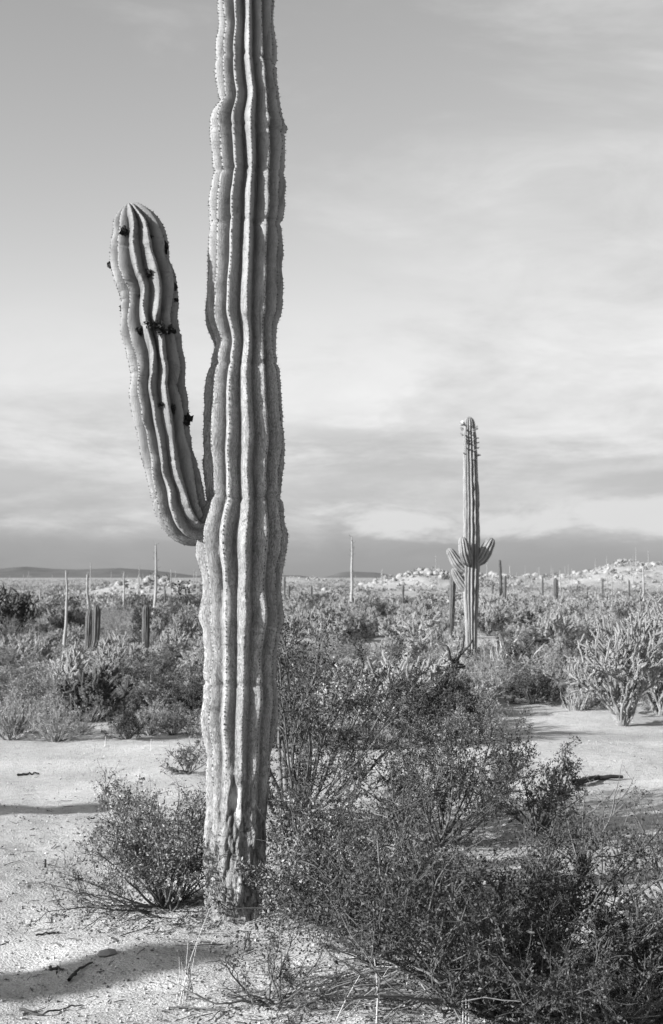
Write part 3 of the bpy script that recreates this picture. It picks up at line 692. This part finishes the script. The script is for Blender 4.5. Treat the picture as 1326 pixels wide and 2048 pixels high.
def place_shrub(name, label, base, br, lv, leafmat, barkmat='bark', rz=0.0):
    root = bpy.data.objects.new(name, None); COL.objects.link(root); root.location = [float(q) for q in base]; root.rotation_euler = (0, 0, rz)
    tag(root, label, 'bush')
    link('branches', br.mesh('branches', M[barkmat]), root)
    if lv.n: stuff(link('foliage', lv.mesh('foliage', M[leafmat], False), root))
    return root
def px_size(B, w): return w/F*B[1]
G = ground(335, 1812); br, lv = shrub(401, 0.50, 0.72, 44, 9, 5, 10, 0.016, 0.42, (-0.22, -0.05), (5, 78), 0.006, 0, 1.0, 0.10)
place_shrub('leafy_bush', 'low rounded grey-leaved bush against the left foot of the big cactus', G, br, lv, 'leafpale')
G = ground(592, 1672); br, lv = shrub(402, 1.55, 1.05, 18, 9, 6, 16, 0.018, 0.55, (0.16, 0.0), (6, 58), 0.013, 0.05, 0.75)
place_shrub('creosote_bush', 'tall open dark-stemmed creosote bush just behind and beside the big cactus', G, br, lv, 'leaf')
G = ground(880, 1690); br, lv = shrub(403, 0.85, 0.85, 24, 9, 6, 22, 0.015, 0.55, (0.08, 0.0), (10, 72), 0.009, 0, 1.35)
place_shrub('creosote_bush', 'bright small-leaved creosote bush with pale twigs on the shaded sand', G, br, lv, 'leaf')
G = ground(1080, 1660)
br, lv = shrub(409, 0.60, 0.55, 14, 7, 5, 16, 0.015, 0.55, (0.2, 0.0), (15, 70), 0.008, 0, 1.2)
place_shrub('creosote_bush', 'small spreading creosote bush on the edge of the long shadow band', G, br, lv, 'leaf')
G = ground(985, 2030); br, lv = shrub(404, 0.68, 0.95, 36, 10, 7, 21, 0.0135, 0.55, (-0.04, 0.05), (18, 78), 0.010, 0.03, 0.85)
place_shrub('creosote_bush', 'broad dense creosote bush in front, over a heap of dead stalks', G, br, lv, 'leaf')
G = ground(1210, 2075); br, lv = shrub(405, 0.44, 0.62, 24, 9, 6, 17, 0.0125, 0.55, (0.05, 0.05), (22, 80), 0.008, 0.05, 0.9)
place_shrub('creosote_bush', 'dark creosote bush on littered sand beside the broad dense one', G, br, lv, 'leaf')
G = ground(610, 1842); br, lv = shrub(406, 0.55, 0.42, 20, 8, 5, 14, 0.017, 0.5, (0.08, 0.0), (6, 66), 0.007, 0, 1.1)
place_shrub('leafy_bush', 'leafy bush hugging the shaded right foot of the big cactus', G, br, lv, 'leafpale')
G = ground(720, 1860); br, lv = shrub(416, 0.40, 0.50, 18, 8, 5, 16, 0.014, 0.5, (0.08, 0.0), (16, 76), 0.006, 0, 1.1)
place_shrub('creosote_bush', 'low spreading creosote bush between the cactus foot and the broad bush', G, br, lv, 'leaf')
G = ground(1345, 1830); br, lv = shrub(407, 0.60, 0.55, 10, 6, 4, 7, 0.014, 0.5, (-0.18, 0.0), (10, 70), 0.009, 0.1, 0.9, 0.16)
place_shrub('creosote_bush', 'sparse crooked-branched creosote bush at the border of the bright sand', G, br, lv, 'leaf')
G = ground(1180, 1850); br, lv = shrub(417, 0.62, 0.50, 8, 6, 4, 8, 0.014, 0.5, (0.1, 0.0), (10, 66), 0.010, 0.1, 0.9, 0.16)
place_shrub('creosote_bush', 'open creosote bush with gnarled dark limbs on bright sand', G, br, lv, 'leaf')
G = ground(880, 1475); br, lv = shrub(408, 0.55, 0.65, 20, 8, 5, 14, 0.03, 0.5, (0, 0.0), (8, 75), 0.010, 0, 0.62)
place_shrub('dark_bush', 'dense dark bush behind the bright small-leaved creosote', G, br, lv, 'leaf')
G = ground(560, 2010); br, lv = shrub(418, 0.26, 0.45, 12, 7, 4, 10, 0.011, 0.5, (0.1, 0.0), (30, 82), 0.006, 0.2, 0.9, 0.18)
place_shrub('creosote_bush', 'low straggling creosote sprig over the gravel near the dead stalks', G, br, lv, 'leaf')
G = ground(245, 1650); br, lv = shrub(419, 0.34, 0.10, 4, 5, 4, 10, 0.018, 0.45, (0.0, 0.0), (3, 28), 0.005, 0.0, 0.5, 0.16)
place_shrub('small_sapling', 'small upright dark sprig on bare sand behind the grey-leaved bush', G, br, lv, 'leaf')
G = ground(375, 1545); br, lv = shrub(420, 0.40, 0.28, 10, 6, 4, 10, 0.022, 0.45, (0.0, 0.0), (6, 60), 0.006, 0.1, 0.9, 0.14)
place_shrub('thin_bush', 'thin twiggy bush on sand touching the left side of the big cactus', G, br, lv, 'leafpale')

G = ground(1330, 2040); br, lv = shrub(421, 0.34, 0.50, 16, 8, 5, 14, 0.0125, 0.55, (-0.05, 0.05), (18, 78), 0.008, 0.05, 0.8)
place_shrub('creosote_bush', 'dark low creosote bush on the shaded gravel with thin grass straws', G, br, lv, 'leaf')
G = ground(660, 1760); br, lv = shrub(422, 0.50, 0.60, 20, 8, 6, 16, 0.0135, 0.55, (0.1, 0.0), (16, 78), 0.008, 0.02, 0.85)
place_shrub('creosote_bush', 'dark creosote bush filling the shade behind the fallen limb', G, br, lv, 'leaf')
# cholla and rosettes ------------------------------------------------
def cholla(seed, H, spread=0.6, ntrunk=4, levels=5, tone=1.0, jr=0.022, spines=26, prange=0.8):
    rng = np.random.default_rng(seed); sk = MB(); spn = MB()
    def joint(p, d, L, r, lev):
        q = p+d*L; mid = (p+q)/2+rng.normal(size=3)*L*0.05
        P = np.array([p, p*0.75+mid*0.25+0*d, mid, q*0.8+mid*0.2, q]); tube(sk, P, np.array((.6, .95, 1.0, .9, .45))*r, 6, tone*(0.7+0.5*rng.random()))
        k = spines; u = rng.random(k)[:, None]; az = rng.random(k)*2*PI
        a = unit(np.cross(d, rng.normal(size=3))); b = np.cross(d, a); O = np.cos(az)[:, None]*a+np.sin(az)[:, None]*b
        C = p+(q-p)*u+O*r*0.85; leaves(spn, C, O+d*0.25+rng.normal(size=(k, 3))*0.35, r*(1.0+1.4*rng.random(k)), 0.13, rng, tone*(0.7+0.5*rng.random(k)))
        if lev <= 0: return
        for c in range(2 if rng.random() < 0.52 else 1):
            dd = unit(d+rng.normal(size=3)*spread+np.array((0, 0, 0.30)))
            joint(q if c == 0 else p+d*L*(0.55+0.45*rng.random()), dd, L*(0.75+0.35*rng.random()), r*0.95, lev-1)
    for t in range(ntrunk):
        az = 2*PI*(t+rng.random())/ntrunk; po = 0.1+prange*rng.random()
        joint(np.array((math.cos(az)*.03, math.sin(az)*.03, -0.02)), unit((math.cos(az)*math.sin(po), math.sin(az)*math.sin(po), math.cos(po))), H/(0.62*levels+1.0), jr*1.25, levels)
    return sk, spn
def rosette(seed, n=40, L=0.4, w=0.05, tone=1.0):
    rng = np.random.default_rng(seed); mb = MB()
    for i in range(n):
        az = rng.random()*2*PI; po = 0.15+1.15*rng.random(); d = np.array((math.cos(az)*math.sin(po), math.sin(az)*math.sin(po), math.cos(po)))
        s = unit(np.cross(d, (0, 0, 1.0))); up = np.cross(s, d); l = L*(0.6+0.5*rng.random())
        pts = [d*l*u+np.array((0, 0, -0.12*l*u*u)) for u in (0, .3, .65, 1)]; ws = [w*.8, w, w*.6, 0.002]
        v = np.concatenate([[p-s*q*.5+up*q*.18, p-up*q*.1, p+s*q*.5+up*q*.18] for p, q in zip(pts, ws)])
        f = [[r*3+c, r*3+c+1, r*3+c+4, r*3+c+3] for r in range(3) for c in range(2)]; mb.add(v, f, tone*(0.7+0.5*rng.random()))
    return mb
def tuft(seed, n=90, H=0.4, R=0.25, tone=1.0):
    rng = np.random.default_rng(seed); mb = MB()
    az = rng.random(n)*2*PI; po = 0.75*rng.random(n)**0.7
    D = np.stack([np.cos(az)*np.sin(po), np.sin(az)*np.sin(po), np.cos(po)], -1); P = rng.normal(size=(n, 3))*np.array((R*.25, R*.25, 0.0))
    for k in range(n):
        l = H*(0.5+0.6*rng.random()); b = rng.normal(size=3)*0.15; s = unit(np.cross(D[k], rng.normal(size=3)))*0.006
        p0, p1, p2 = P[k], P[k]+D[k]*l*.55, P[k]+unit(D[k]+b)*l
        mb.add([p0-s, p0+s, p1+s*.8, p1-s*.8, p2], [[0, 1, 2], [0, 2, 3], [3, 2, 4]], tone*(0.6+0.7*rng.random()))
    return mb

# big pale cholla on the right, dark one on the left
def place_cholla(label, px, py, H, seed, tone, **k):
    B = ground(px, py); sk, spn = cholla(seed, H, **k, tone=tone)
    root = bpy.data.objects.new('cholla_cactus', None); COL.objects.link(root); root.location = (B).tolist(); tag(root, label, 'cactus')
    link('joints', sk.mesh('joints', M['cholla']), root); stuff(link('spines', spn.mesh('spines', M['chollaspine'], False), root))
place_cholla('large pale spiny cholla clump at the back of the bright sand opening', 1245, 1452, 0.98, 501, 1.05, spread=0.42, ntrunk=20, levels=8, jr=0.013, spines=20, prange=0.5)
place_cholla('pale cholla clump crowding the larger one at the sand opening', 1320, 1430, 1.05, 502, 0.95, spread=0.45, ntrunk=14, levels=8, jr=0.014, spines=18, prange=0.72)
place_cholla('dark sprawling cholla growing over rocks at the edge of the scrub', 190, 1440, 0.50, 503, 0.25, ntrunk=9, levels=7, jr=0.020, spines=14)
place_cholla('dark jointed cholla in the scrub behind the open dark-stemmed creosote', 872, 1410, 0.60, 504, 0.25, ntrunk=12, levels=7, jr=0.018, spines=12)
place_cholla('dark cholla mound at the edge of the far scrub below the dark hills', 20, 1275, 1.1, 505, 0.25, ntrunk=12, levels=7, jr=0.028, spines=12)

# ------------------------------------------------------------------ scattered scrub
def scrub():
    rng = np.random.default_rng(77)
    kinds = {}
    def two(br, lv):
        m = MB(); m.merge(br, None, 0); m.merge(lv, None, 1); return m
    L = []
    for k in range(5):
        m = two(*shrub(600+k, 0.55, 0.50, 20, 6, 4, 14, 0.025, 0.42, (0, 0), (5, 80), 0.007, 0, 0.30)); L.append(m.mesh('pale_shrub', [M['bark'], M['scrub']], False))
    kinds['pale_shrub'] = (L, 'low rounded pale-leaved shrub in the desert scrub', 'bush', 'pale rounded shrubs of the scrub')
    L = []
    for k in range(3):
        m = two(*shrub(620+k, 0.60, 0.50, 18, 6, 4, 15, 0.026, 0.5, (0, 0), (5, 75), 0.009, 0, 0.085)); L.append(m.mesh('dark_shrub', [M['bark'], M['scrub']], False))
    kinds['dark_shrub'] = (L, 'dark-leaved shrub in the desert scrub', 'bush', 'dark shrubs of the scrub')
    L = []
    for k in range(3):
        m = two(*shrub(640+k, 0.45, 0.50, 26, 6, 3, 9, 0.024, 0.25, (0, 0), (5, 75), 0.007, 0.45, 0.30)); L.append(m.mesh('twiggy_shrub', [M['twig'], M['scrub']], False))
    kinds['twiggy_shrub'] = (L, 'half-bare shrub of pale twigs in the desert scrub', 'bush', 'twiggy shrubs of the scrub')
    L = []
    for k in range(3):
        m = two(*cholla(660+k, 0.6, 0.6, 12, 6, 1.0, 0.016, 12)); L.append(m.mesh('cholla_cactus', [M['cholla'], M['chollaspine']], False))
    kinds['cholla_cactus'] = (L, 'pale jointed cholla cactus in the desert scrub', 'cactus', 'pale chollas of the scrub')
    L = [rosette(680+k, 46, 0.42, 0.05, 0.30).mesh('agave_plant', [M['scrub']], False) for k in range(3)]
    kinds['agave_plant'] = (L, 'spiky agave rosette in the desert scrub', 'agave', 'agaves of the scrub')
    L = [tuft(690+k, 130, 0.45, 0.3, 0.42).mesh('grass_tuft', [M['scrub']], False) for k in range(3)]
    kinds['grass_tuft'] = (L, 'dry pale grass tuft in the desert scrub', 'grass tuft', 'dry grass tufts of the scrub')
    names = list(kinds); wts = np.array((0.44, 0.08, 0.17, 0.16, 0.04, 0.11)); wts /= wts.sum()
    def free(x, y):
        """bare sand openings and the feet of the named plants"""
        px = 663+F*x/y; py = HORIZON+F*CAMZ/y
        if py > 1478 and px < 430: return False
        if px > 990 and py > 1418: return False
        if py > 1500: return False
        if px > 1020 and px < 1150 and py > 1400: return False
        if 918 < px < 972 and 1296 < py < 1395: return False
        if 158 < px < 212 and 1285 < py < 1400: return False
        if 272 < px < 310 and 1318 < py < 1410: return False
        for bx, by, r in ((B2[0], B2[1], 0.4),):
            if math.hypot(x-bx, y-by) < r: return False
        return True
    pts = []
    def try_add(x, y, s):
        for (qx, qy, qs) in pts:
            if (x-qx)**2+(y-qy)**2 < (0.43*(s+qs))**2: return False
        pts.append((x, y, s)); return True
    # explicit front-edge shrubs, seen clearly
    ex = [(30, 1470, 'grass_tuft', 1.0), (110, 1482, 'twiggy_shrub', 1.0), (60, 1425, 'pale_shrub', .9), (20, 1480, 'twiggy_shrub', .8), (255, 1478, 'dark_shrub', .6), (300, 1470, 'twiggy_shrub', .7), (255, 1415, 'pale_shrub', .7), (345, 1470, 'pale_shrub', .6), (380, 1440, 'dark_shrub', .8), (330, 1420, 'agave_plant', .8), (300, 1392, 'agave_plant', .8), (100, 1400, 'twiggy_shrub', .8),
          (975, 1400, 'twiggy_shrub', 1.2), (1065, 1408, 'dark_shrub', .9), (1040, 1360, 'dark_shrub', 1.1), (1100, 1385, 'twiggy_shrub', 1.0), (1180, 1308, 'dark_shrub', 1.0), (1180, 1395, 'pale_shrub', 1.0), (990, 1362, 'twiggy_shrub', 1.0), (1010, 1345, 'grass_tuft', 1.5), (1110, 1300, 'cholla_cactus', 1.2), (850, 1300, 'cholla_cactus', 1.2), (790, 1290, 'cholla_cactus', 1.0), (700, 1480, 'pale_shrub', 1.2), (780, 1440, 'cholla_cactus', 1.1), (640, 1450, 'pale_shrub', 1.2), (570, 1470, 'pale_shrub', 1.2), (850, 1420, 'cholla_cactus', 1.0), (185, 1340, 'cholla_cactus', .5), (235, 1325, 'cholla_cactus', .8)]
    for px, py, k, s in ex:
        B = ground(px, py); pts.append((B[0], B[1], s*0.55))
        me, lab, cat, grp = kinds[k]; o = link(k, me[int(rng.integers(len(me)))], None, B, rng.random()*6.28, s*(0.9+0.2*rng.random())); tag(o, lab, cat, grp)
    cnt = {k: 1 for k in names}; tries = 0; total = 0
    d = 12.5
    while d < 62 and tries < 9000:
        tries += 1; d += 0.0062*(1+d/40)
        a = (rng.random()-0.5)*0.66; x, y = d*math.sin(a), d*math.cos(a); s = 0.65+0.75*rng.random()
        if d < 34: s = 0.45+0.42*rng.random()
        if not free(x, y): continue
        if not try_add(x, y, s*0.6): continue
        # kinds grow in loose drifts
        w = wts*np.exp(1.6*np.array([vnoise(x*0.16, y*0.16, i*9.7, 50+i) for i in range(6)])); w /= w.sum()
        k = names[int(rng.choice(6, p=w))]
        if cnt[k] > 300: continue
        cnt[k] += 1; total += 1
        me, lab, cat, grp = kinds[k]; z = (s*(0.9+.2*rng.random()), s*(0.9+.2*rng.random()), s*(0.75+.4*rng.random()))
        o = link(k, me[int(rng.integers(len(me)))], None, (x, y, hz(x, y)-0.01), rng.random()*6.28, z); tag(o, lab, cat, grp)
    print('scrub individuals', total, cnt, 'reached', d)
    # beyond: a mass of scrub nobody could count
    mb = MB(); K = 70
    def mass(n, d0, d1, K, smin, smax, half):
        dd = np.sqrt(d0**2+(d1**2-d0**2)*rng.random(n)) if d1 < 250 else d0*(d1/d0)**rng.random(n)
        aa = (rng.random(n)*2-1)*half; X = dd*np.sin(aa); Y = dd*np.cos(aa)
        S = smin+(smax-smin)*rng.random(n)
        T = np.where(rng.random(n) < 0.7, 0.15+0.15*rng.random(n), 0.05+0.07*rng.random(n)); Z = height(X, Y)
        u = unit(rng.normal(size=(n, K, 3))); u[..., 2] = np.abs(u[..., 2]); rad = (0.45+0.55*rng.random((n, K, 1)))
        asp = (0.6+0.5*rng.random(n))[:, None]
        C = np.stack([X, Y, Z], -1)[:, None]+u*rad*np.stack([S, S, S*0.8], -1)[:, None]*np.stack([np.ones((n, K)), np.ones((n, K)), np.repeat(asp, K, 1)], -1)
        C = C.reshape(-1, 3); Dn = (u+rng.normal(size=u.shape)*0.6).reshape(-1, 3)
        leaves(mb, C, Dn, np.repeat(S, K)*(0.15+0.22*rng.random(n*K)), 0.5, rng, np.repeat(T, K)*(0.7+0.6*rng.random(n*K)))
    mass(1200, 48, 100, 110, 0.3, 0.62, 0.30)
    mass(1900, 95, 230, 46, 0.35, 0.75, 0.30)
    mass(2200, 220, 900, 22, 0.5, 1.1, 0.30)
    o = link('distant_scrub', mb.mesh('distant_scrub', M['scrub'], False)); tag(o, 'mass of low scrub covering the far desert flat', 'scrub', None, 'stuff')
scrub()

# ------------------------------------------------------------------ foreground details
def details():
    rng = np.random.default_rng(5150)
    # gravel and litter on the sand
    g = MB(); n = 15000
    d = 3.6*(14/3.6)**rng.random(n); a = (rng.random(n)-0.5)*0.62; X, Y = d*np.sin(a), d*np.cos(a); Z = height(X, Y)+micro(X, Y)
    S = 0.0022+0.0075*rng.random(n)**4
    oc = np.array(((1, 0, 0), (0, 1, 0), (-1, 0, 0), (0, -1, 0), (0, 0, .7), (0, 0, -.7)), float); fc = np.array(((0, 1, 4), (1, 2, 4), (2, 3, 4), (3, 0, 4), (1, 0, 5), (2, 1, 5), (3, 2, 5), (0, 3, 5)))
    V = oc[None]*(0.7+0.6*rng.random((n, 6, 1)))*S[:, None, None]+np.stack([X, Y, Z+S*.3], -1)[:, None]
    g.add(V.reshape(-1, 3), (fc[None]+np.arange(n)[:, None, None]*6).reshape(-1, 3), np.repeat(0.5+2.2*rng.random(n), 6))
    o = link('gravel', g.mesh('gravel', M['darkstone'], False)); tag(o, 'fine loose gravel scattered over the sand', 'gravel', None, 'stuff')
    t = MB(); n = 900
    for k in range(n):
        d = 3.6*(13/3.6)**rng.random(); a = (rng.random()-0.5)*0.6; x, y = d*math.sin(a), d*math.cos(a)
        az = rng.random()*6.28; L = 0.02+0.09*rng.random()**2; pts = []
        for u in (-.5, 0, .5):
            qx, qy = x+math.cos(az)*L*u+rng.normal()*.003, y+math.sin(az)*L*u+rng.normal()*.003; pts.append((qx, qy, hz(qx, qy)+0.003+0.004*rng.random()))
        tube(t, pts, 0.0012+0.0016*rng.random(), 3, 0.25+1.2*rng.random(), 0, False)
    n = 4500; d = 3.6*(13/3.6)**rng.random(n); a = (rng.random(n)-0.5)*0.62; X, Y = d*np.sin(a), d*np.cos(a); keep = fbm(X*1.3, Y*1.3, 0, 2, 61) > -0.05; X, Y = X[keep], Y[keep]; n = len(X)
    D = np.stack([rng.normal(size=n), rng.normal(size=n), 0.25*np.abs(rng.normal(size=n))], -1)
    leaves(t, np.stack([X, Y, height(X, Y)+micro(X, Y)+0.003], -1), D, 0.008+0.014*rng.random(n), 0.5, rng, 0.3+1.2*rng.random(n))
    # dense litter under the near bushes
    for (px, py, r, n) in ((335, 1812, .34, 900), (600, 1835, .32, 900), (720, 1860, .4, 900), (985, 2030, .7, 2200), (880, 1690, .6, 900), (592, 1672, .6, 900), (1210, 2060, .5, 1200), (560, 2010, .35, 800), (470, 1850, .3, 500)):
        B = ground(px, py); X = B[0]+rng.normal(size=n)*r*.6; Y = B[1]+rng.normal(size=n)*r*.6
        D = np.stack([rng.normal(size=n), rng.normal(size=n), 0.3*np.abs(rng.normal(size=n))], -1)
        leaves(t, np.stack([X, Y, height(X, Y)+micro(X, Y)+0.003], -1), D, 0.008+0.012*rng.random(n), 0.5, rng, 0.3+1.6*rng.random(n))
        for k in range(n//22):
            x, y = B[0]+rng.normal()*r*.6, B[1]+rng.normal()*r*.6; az = rng.random()*6.28; L = 0.05+0.2*rng.random()**2
            tube(t, [(x+math.cos(az)*L*u, y+math.sin(az)*L*u+rng.normal()*.006, hz(x+math.cos(az)*L*u, y+math.sin(az)*L*u)+0.004+.006*rng.random()) for u in (-.5, -.2, .2, .5)], 0.0012+0.002*rng.random(), 3, 0.4+2.2*rng.random(), 0, False)
    o = link('leaf_litter', t.mesh('leaf_litter', M['bark'], False)); tag(o, 'fallen leaves and twig crumbs strewn over the sand', 'litter', None, 'stuff')
    # single stones
    for (px, py, w, hs, lab) in [(214, 1908, 44, .55, 'flat dark stone lying alone on sand near the shadow band'), (490, 1815, 46, .8, 'light rounded stone at the foot of the big cactus'), (155, 1668, 12, .8, 'small dark stone inside the thin shadow band on sand'), (76, 1925, 9, .9, 'tiny dark stone beside a bent stick on sand'), (222, 1925, 8, .8, 'tiny dark stone near the flat dark stone')]:
        B = ground(px, py); s = w*.5/F*B[1]; v, f = BOUL[int(rng.integers(6))]; mb = MB(); mb.add(v*np.array((s, s*.75, s*hs)), f, 1.0)
        o = link('stone', mb.mesh('stone', M['stone'] if 'light' in lab else M['darkstone'], False), None, B+np.array((0, 0, s*hs*.15)), 0.3*rng.random()); tag(o, lab, 'stone')
    def stick(name, lab, cat, pix, r, matk, lift=0.006, tone=1.0, group=None):
        P = [ground(*p) for p in pix]; b = P[0]; pts = np.array([p-b+np.array((0, 0, lift)) for p in P]); pts = interp_path(pts, 12); pts[1:-1] += rng.normal(size=(10, 3))*0.004
        mb = MB(); tube(mb, pts, np.linspace(r, r*.5, 12), 6, tone); tag(link(name, mb.mesh(name, M[matk]), None, b), lab, cat, group)
    stick('stick', 'short bent dark stick with a raised end on bare sand', 'stick', [(138, 1966), (150, 1950), (185, 1930)], 0.008, 'bark', 0.012, 0.5)
    stick('stick', 'dark twig lying flat on sand, left of the bent stick', 'stick', [(98, 1940), (115, 1944), (128, 1946)], 0.007, 'bark', 0.008, 0.4)
    stick('stick', 'thin crooked twig at the edge of the sand near the flat stone', 'stick', [(72, 1876), (95, 1872), (118, 1868)], 0.005, 'bark', 0.006, 0.5)
    stick('stick', 'long thin twig lying in the broad shadow band', 'stick', [(40, 2018), (85, 2030), (165, 2010)], 0.005, 'bark', 0.006, 0.5)
    stick('stick', 'dark twig on sand below the dark scrub edge', 'stick', [(35, 1552), (60, 1550), (78, 1549)], 0.012, 'bark', 0.01, 0.5)
    # upright stub
    B = ground(90, 1734); mb = MB(); tube(mb, [(0, 0, -.01), (0.002, 0, .02), (.001, 0, .045)], [.007, .006, .006], 6, .4); tag(link('stub', mb.mesh('stub', M['bark']), None, B), 'small dark broken stub sticking up from bare sand', 'stub')
    # dry pale stalks standing upright: pixel feet and tips, all in the plane of their foot
    def stalk(lab, pix, r, side=(), group=None, nm='dry_stalk'):
        B = ground(*pix[0]); pts = np.array([plane(x, y, B[1])-B for x, y in pix]); pts[0, 2] -= 0.01
        pts = smooth(interp_path(pts, 14), 3); pts[:, 1] += 0.02*np.sin(np.linspace(0, 2, 14)); mb = MB(); tube(mb, pts, np.linspace(r, r*.45, 14), 5, 1.0)
        for (i, dx, dz) in side: tube(mb, [pts[i], pts[i]+np.array((dx*.5, .01, dz*.4)), pts[i]+np.array((dx, .015, dz))], [r*.6, r*.5, r*.3], 4, 0.9)
        tag(link(nm, mb.mesh(nm, M['straw']), None, B), lab, 'stalk', group)
    stalk('tall pale dry stalk with side twigs standing before the heap of dead stalks', [(752, 2060), (756, 1990), (752, 1940), (744, 1890)], 0.0032, [(7, .04, .05), (9, -.03, .04)])
    stalk('forked pale dry stalk over the heap of dead stalks', [(808, 2015), (815, 1965), (823, 1902)], 0.0028, [(8, -.035, .02), (9, .04, .0)])
    stalk('leaning thin pale stalk crossing the heap of dead stalks', [(668, 2046), (690, 2005), (722, 1950)], 0.0022)
    for (x0, x1) in ((926, 925), (932, 933), (938, 939)):
        stalk('short upright pale straw in a group of three at the foot of the broad bush', [(x0, 2070), (x0+1, 2020), (x1, 1975)], 0.0024, (), 'three upright straws')
    for (a, b, c) in (((357, 2008), (380, 1920), (420, 1815)), ((365, 2005), (372, 1930), (376, 1870)), ((352, 2000), (358, 1950), (357, 1915)), ((372, 1995), (385, 1930), (395, 1880)), ((360, 2004), (366, 1960), (362, 1925))):
        stalk('pale thin grass stem sprouting from sand beside the broad shadow band', [a, b, c], 0.0018, (), 'grass stems on the sand', 'grass_straw')
    for (x, yb, yt) in ((301, 1502, 1478), (277, 1560, 1535), (210, 1492, 1472)):
        stalk('single short pale stalk upright on the sand before the scrub', [(x, yb), (x, (yb+yt)/2), (x+1, yt)], 0.004, (), 'short stalks before the scrub')
    for (x, yb, yt) in ((1282, 1945, 1860), (1272, 1938, 1880), (1300, 1935, 1870), (1318, 1990, 1890)):
        stalk('thin dry grass stem on the shaded gravel beside creosote', [(x, yb), (x-3, (yb+yt)/2), (x+2, yt)], 0.0016, (), 'grass stems on the gravel', 'grass_straw')
    # heap of dead stalks
    root = bpy.data.objects.new('dead_shrub', None); COL.objects.link(root); b = ground(905, 2020); root.location = b.tolist(); tag(root, 'flattened dead shrub of long bleached stalks under the broad creosote', 'dead shrub')
    for k in range(34):
        e = ground(540+rng.random()*230, 1950+rng.random()*110); st = ground(870+rng.random()*90, 1985+rng.random()*60)
        mid = (e+st)/2+np.array((0, 0, 0.05+0.12*rng.random())); P = np.array([st+np.array((0, 0, .02)), st*.6+mid*.4+np.array((0, 0, .05)), mid, mid*.5+e*.5+np.array((rng.normal()*.03, rng.normal()*.03, .03)), e+np.array((0, 0, .012))])-b
        P = smooth(interp_path(P, 16), 5); P[2:-1] += np.cumsum(rng.normal(size=(13, 3))*.004, 0); mb = MB(); tube(mb, P, np.linspace(.0055, .0018, 16)*(0.5+0.8*rng.random()), 5, 0.22+0.5*rng.random()**2); link('dead_stalk', mb.mesh('dead_stalk', M['palewood']), root)
    # long fallen limb resting in the bushes
    b = ground(960, 1800); P = np.array([plane(960, 1752, b[1])-b, plane(890, 1735, b[1]+.05)-b, plane(830, 1712, b[1]+.1)-b, plane(770, 1690, b[1]+.2)-b, plane(700, 1668, b[1]+.3)-b]); P = interp_path(P, 18); P += np.stack([0*P[:, 0], .015*vnoise(np.arange(18)*.5, 1), .012*vnoise(np.arange(18)*.5, 2)], -1)
    mb = MB(); tube(mb, P, np.linspace(.014, .006, 18), 6, np.repeat(np.linspace(1.0, .25, 18), 6)); tag(link('fallen_limb', mb.mesh('fallen_limb', M['palewood']), None, b), 'long dark fallen limb with a pale end resting in the bushes', 'branch')
    # dark log in the long shadow
    stick('fallen_log', 'short dark log lying in the shadow beyond the small spreading creosote', 'log', [(1150, 1572), (1195, 1562), (1245, 1560)], 0.03, 'bark', 0.025, 0.35)
details()
tri = sum(sum(len(p.vertices)-2 for p in m.polygons) if len(m.polygons) < 0 else len(m.loops)-2*len(m.polygons) for m in bpy.data.meshes)
print('objects', len(bpy.data.objects), 'unique mesh triangles', tri)
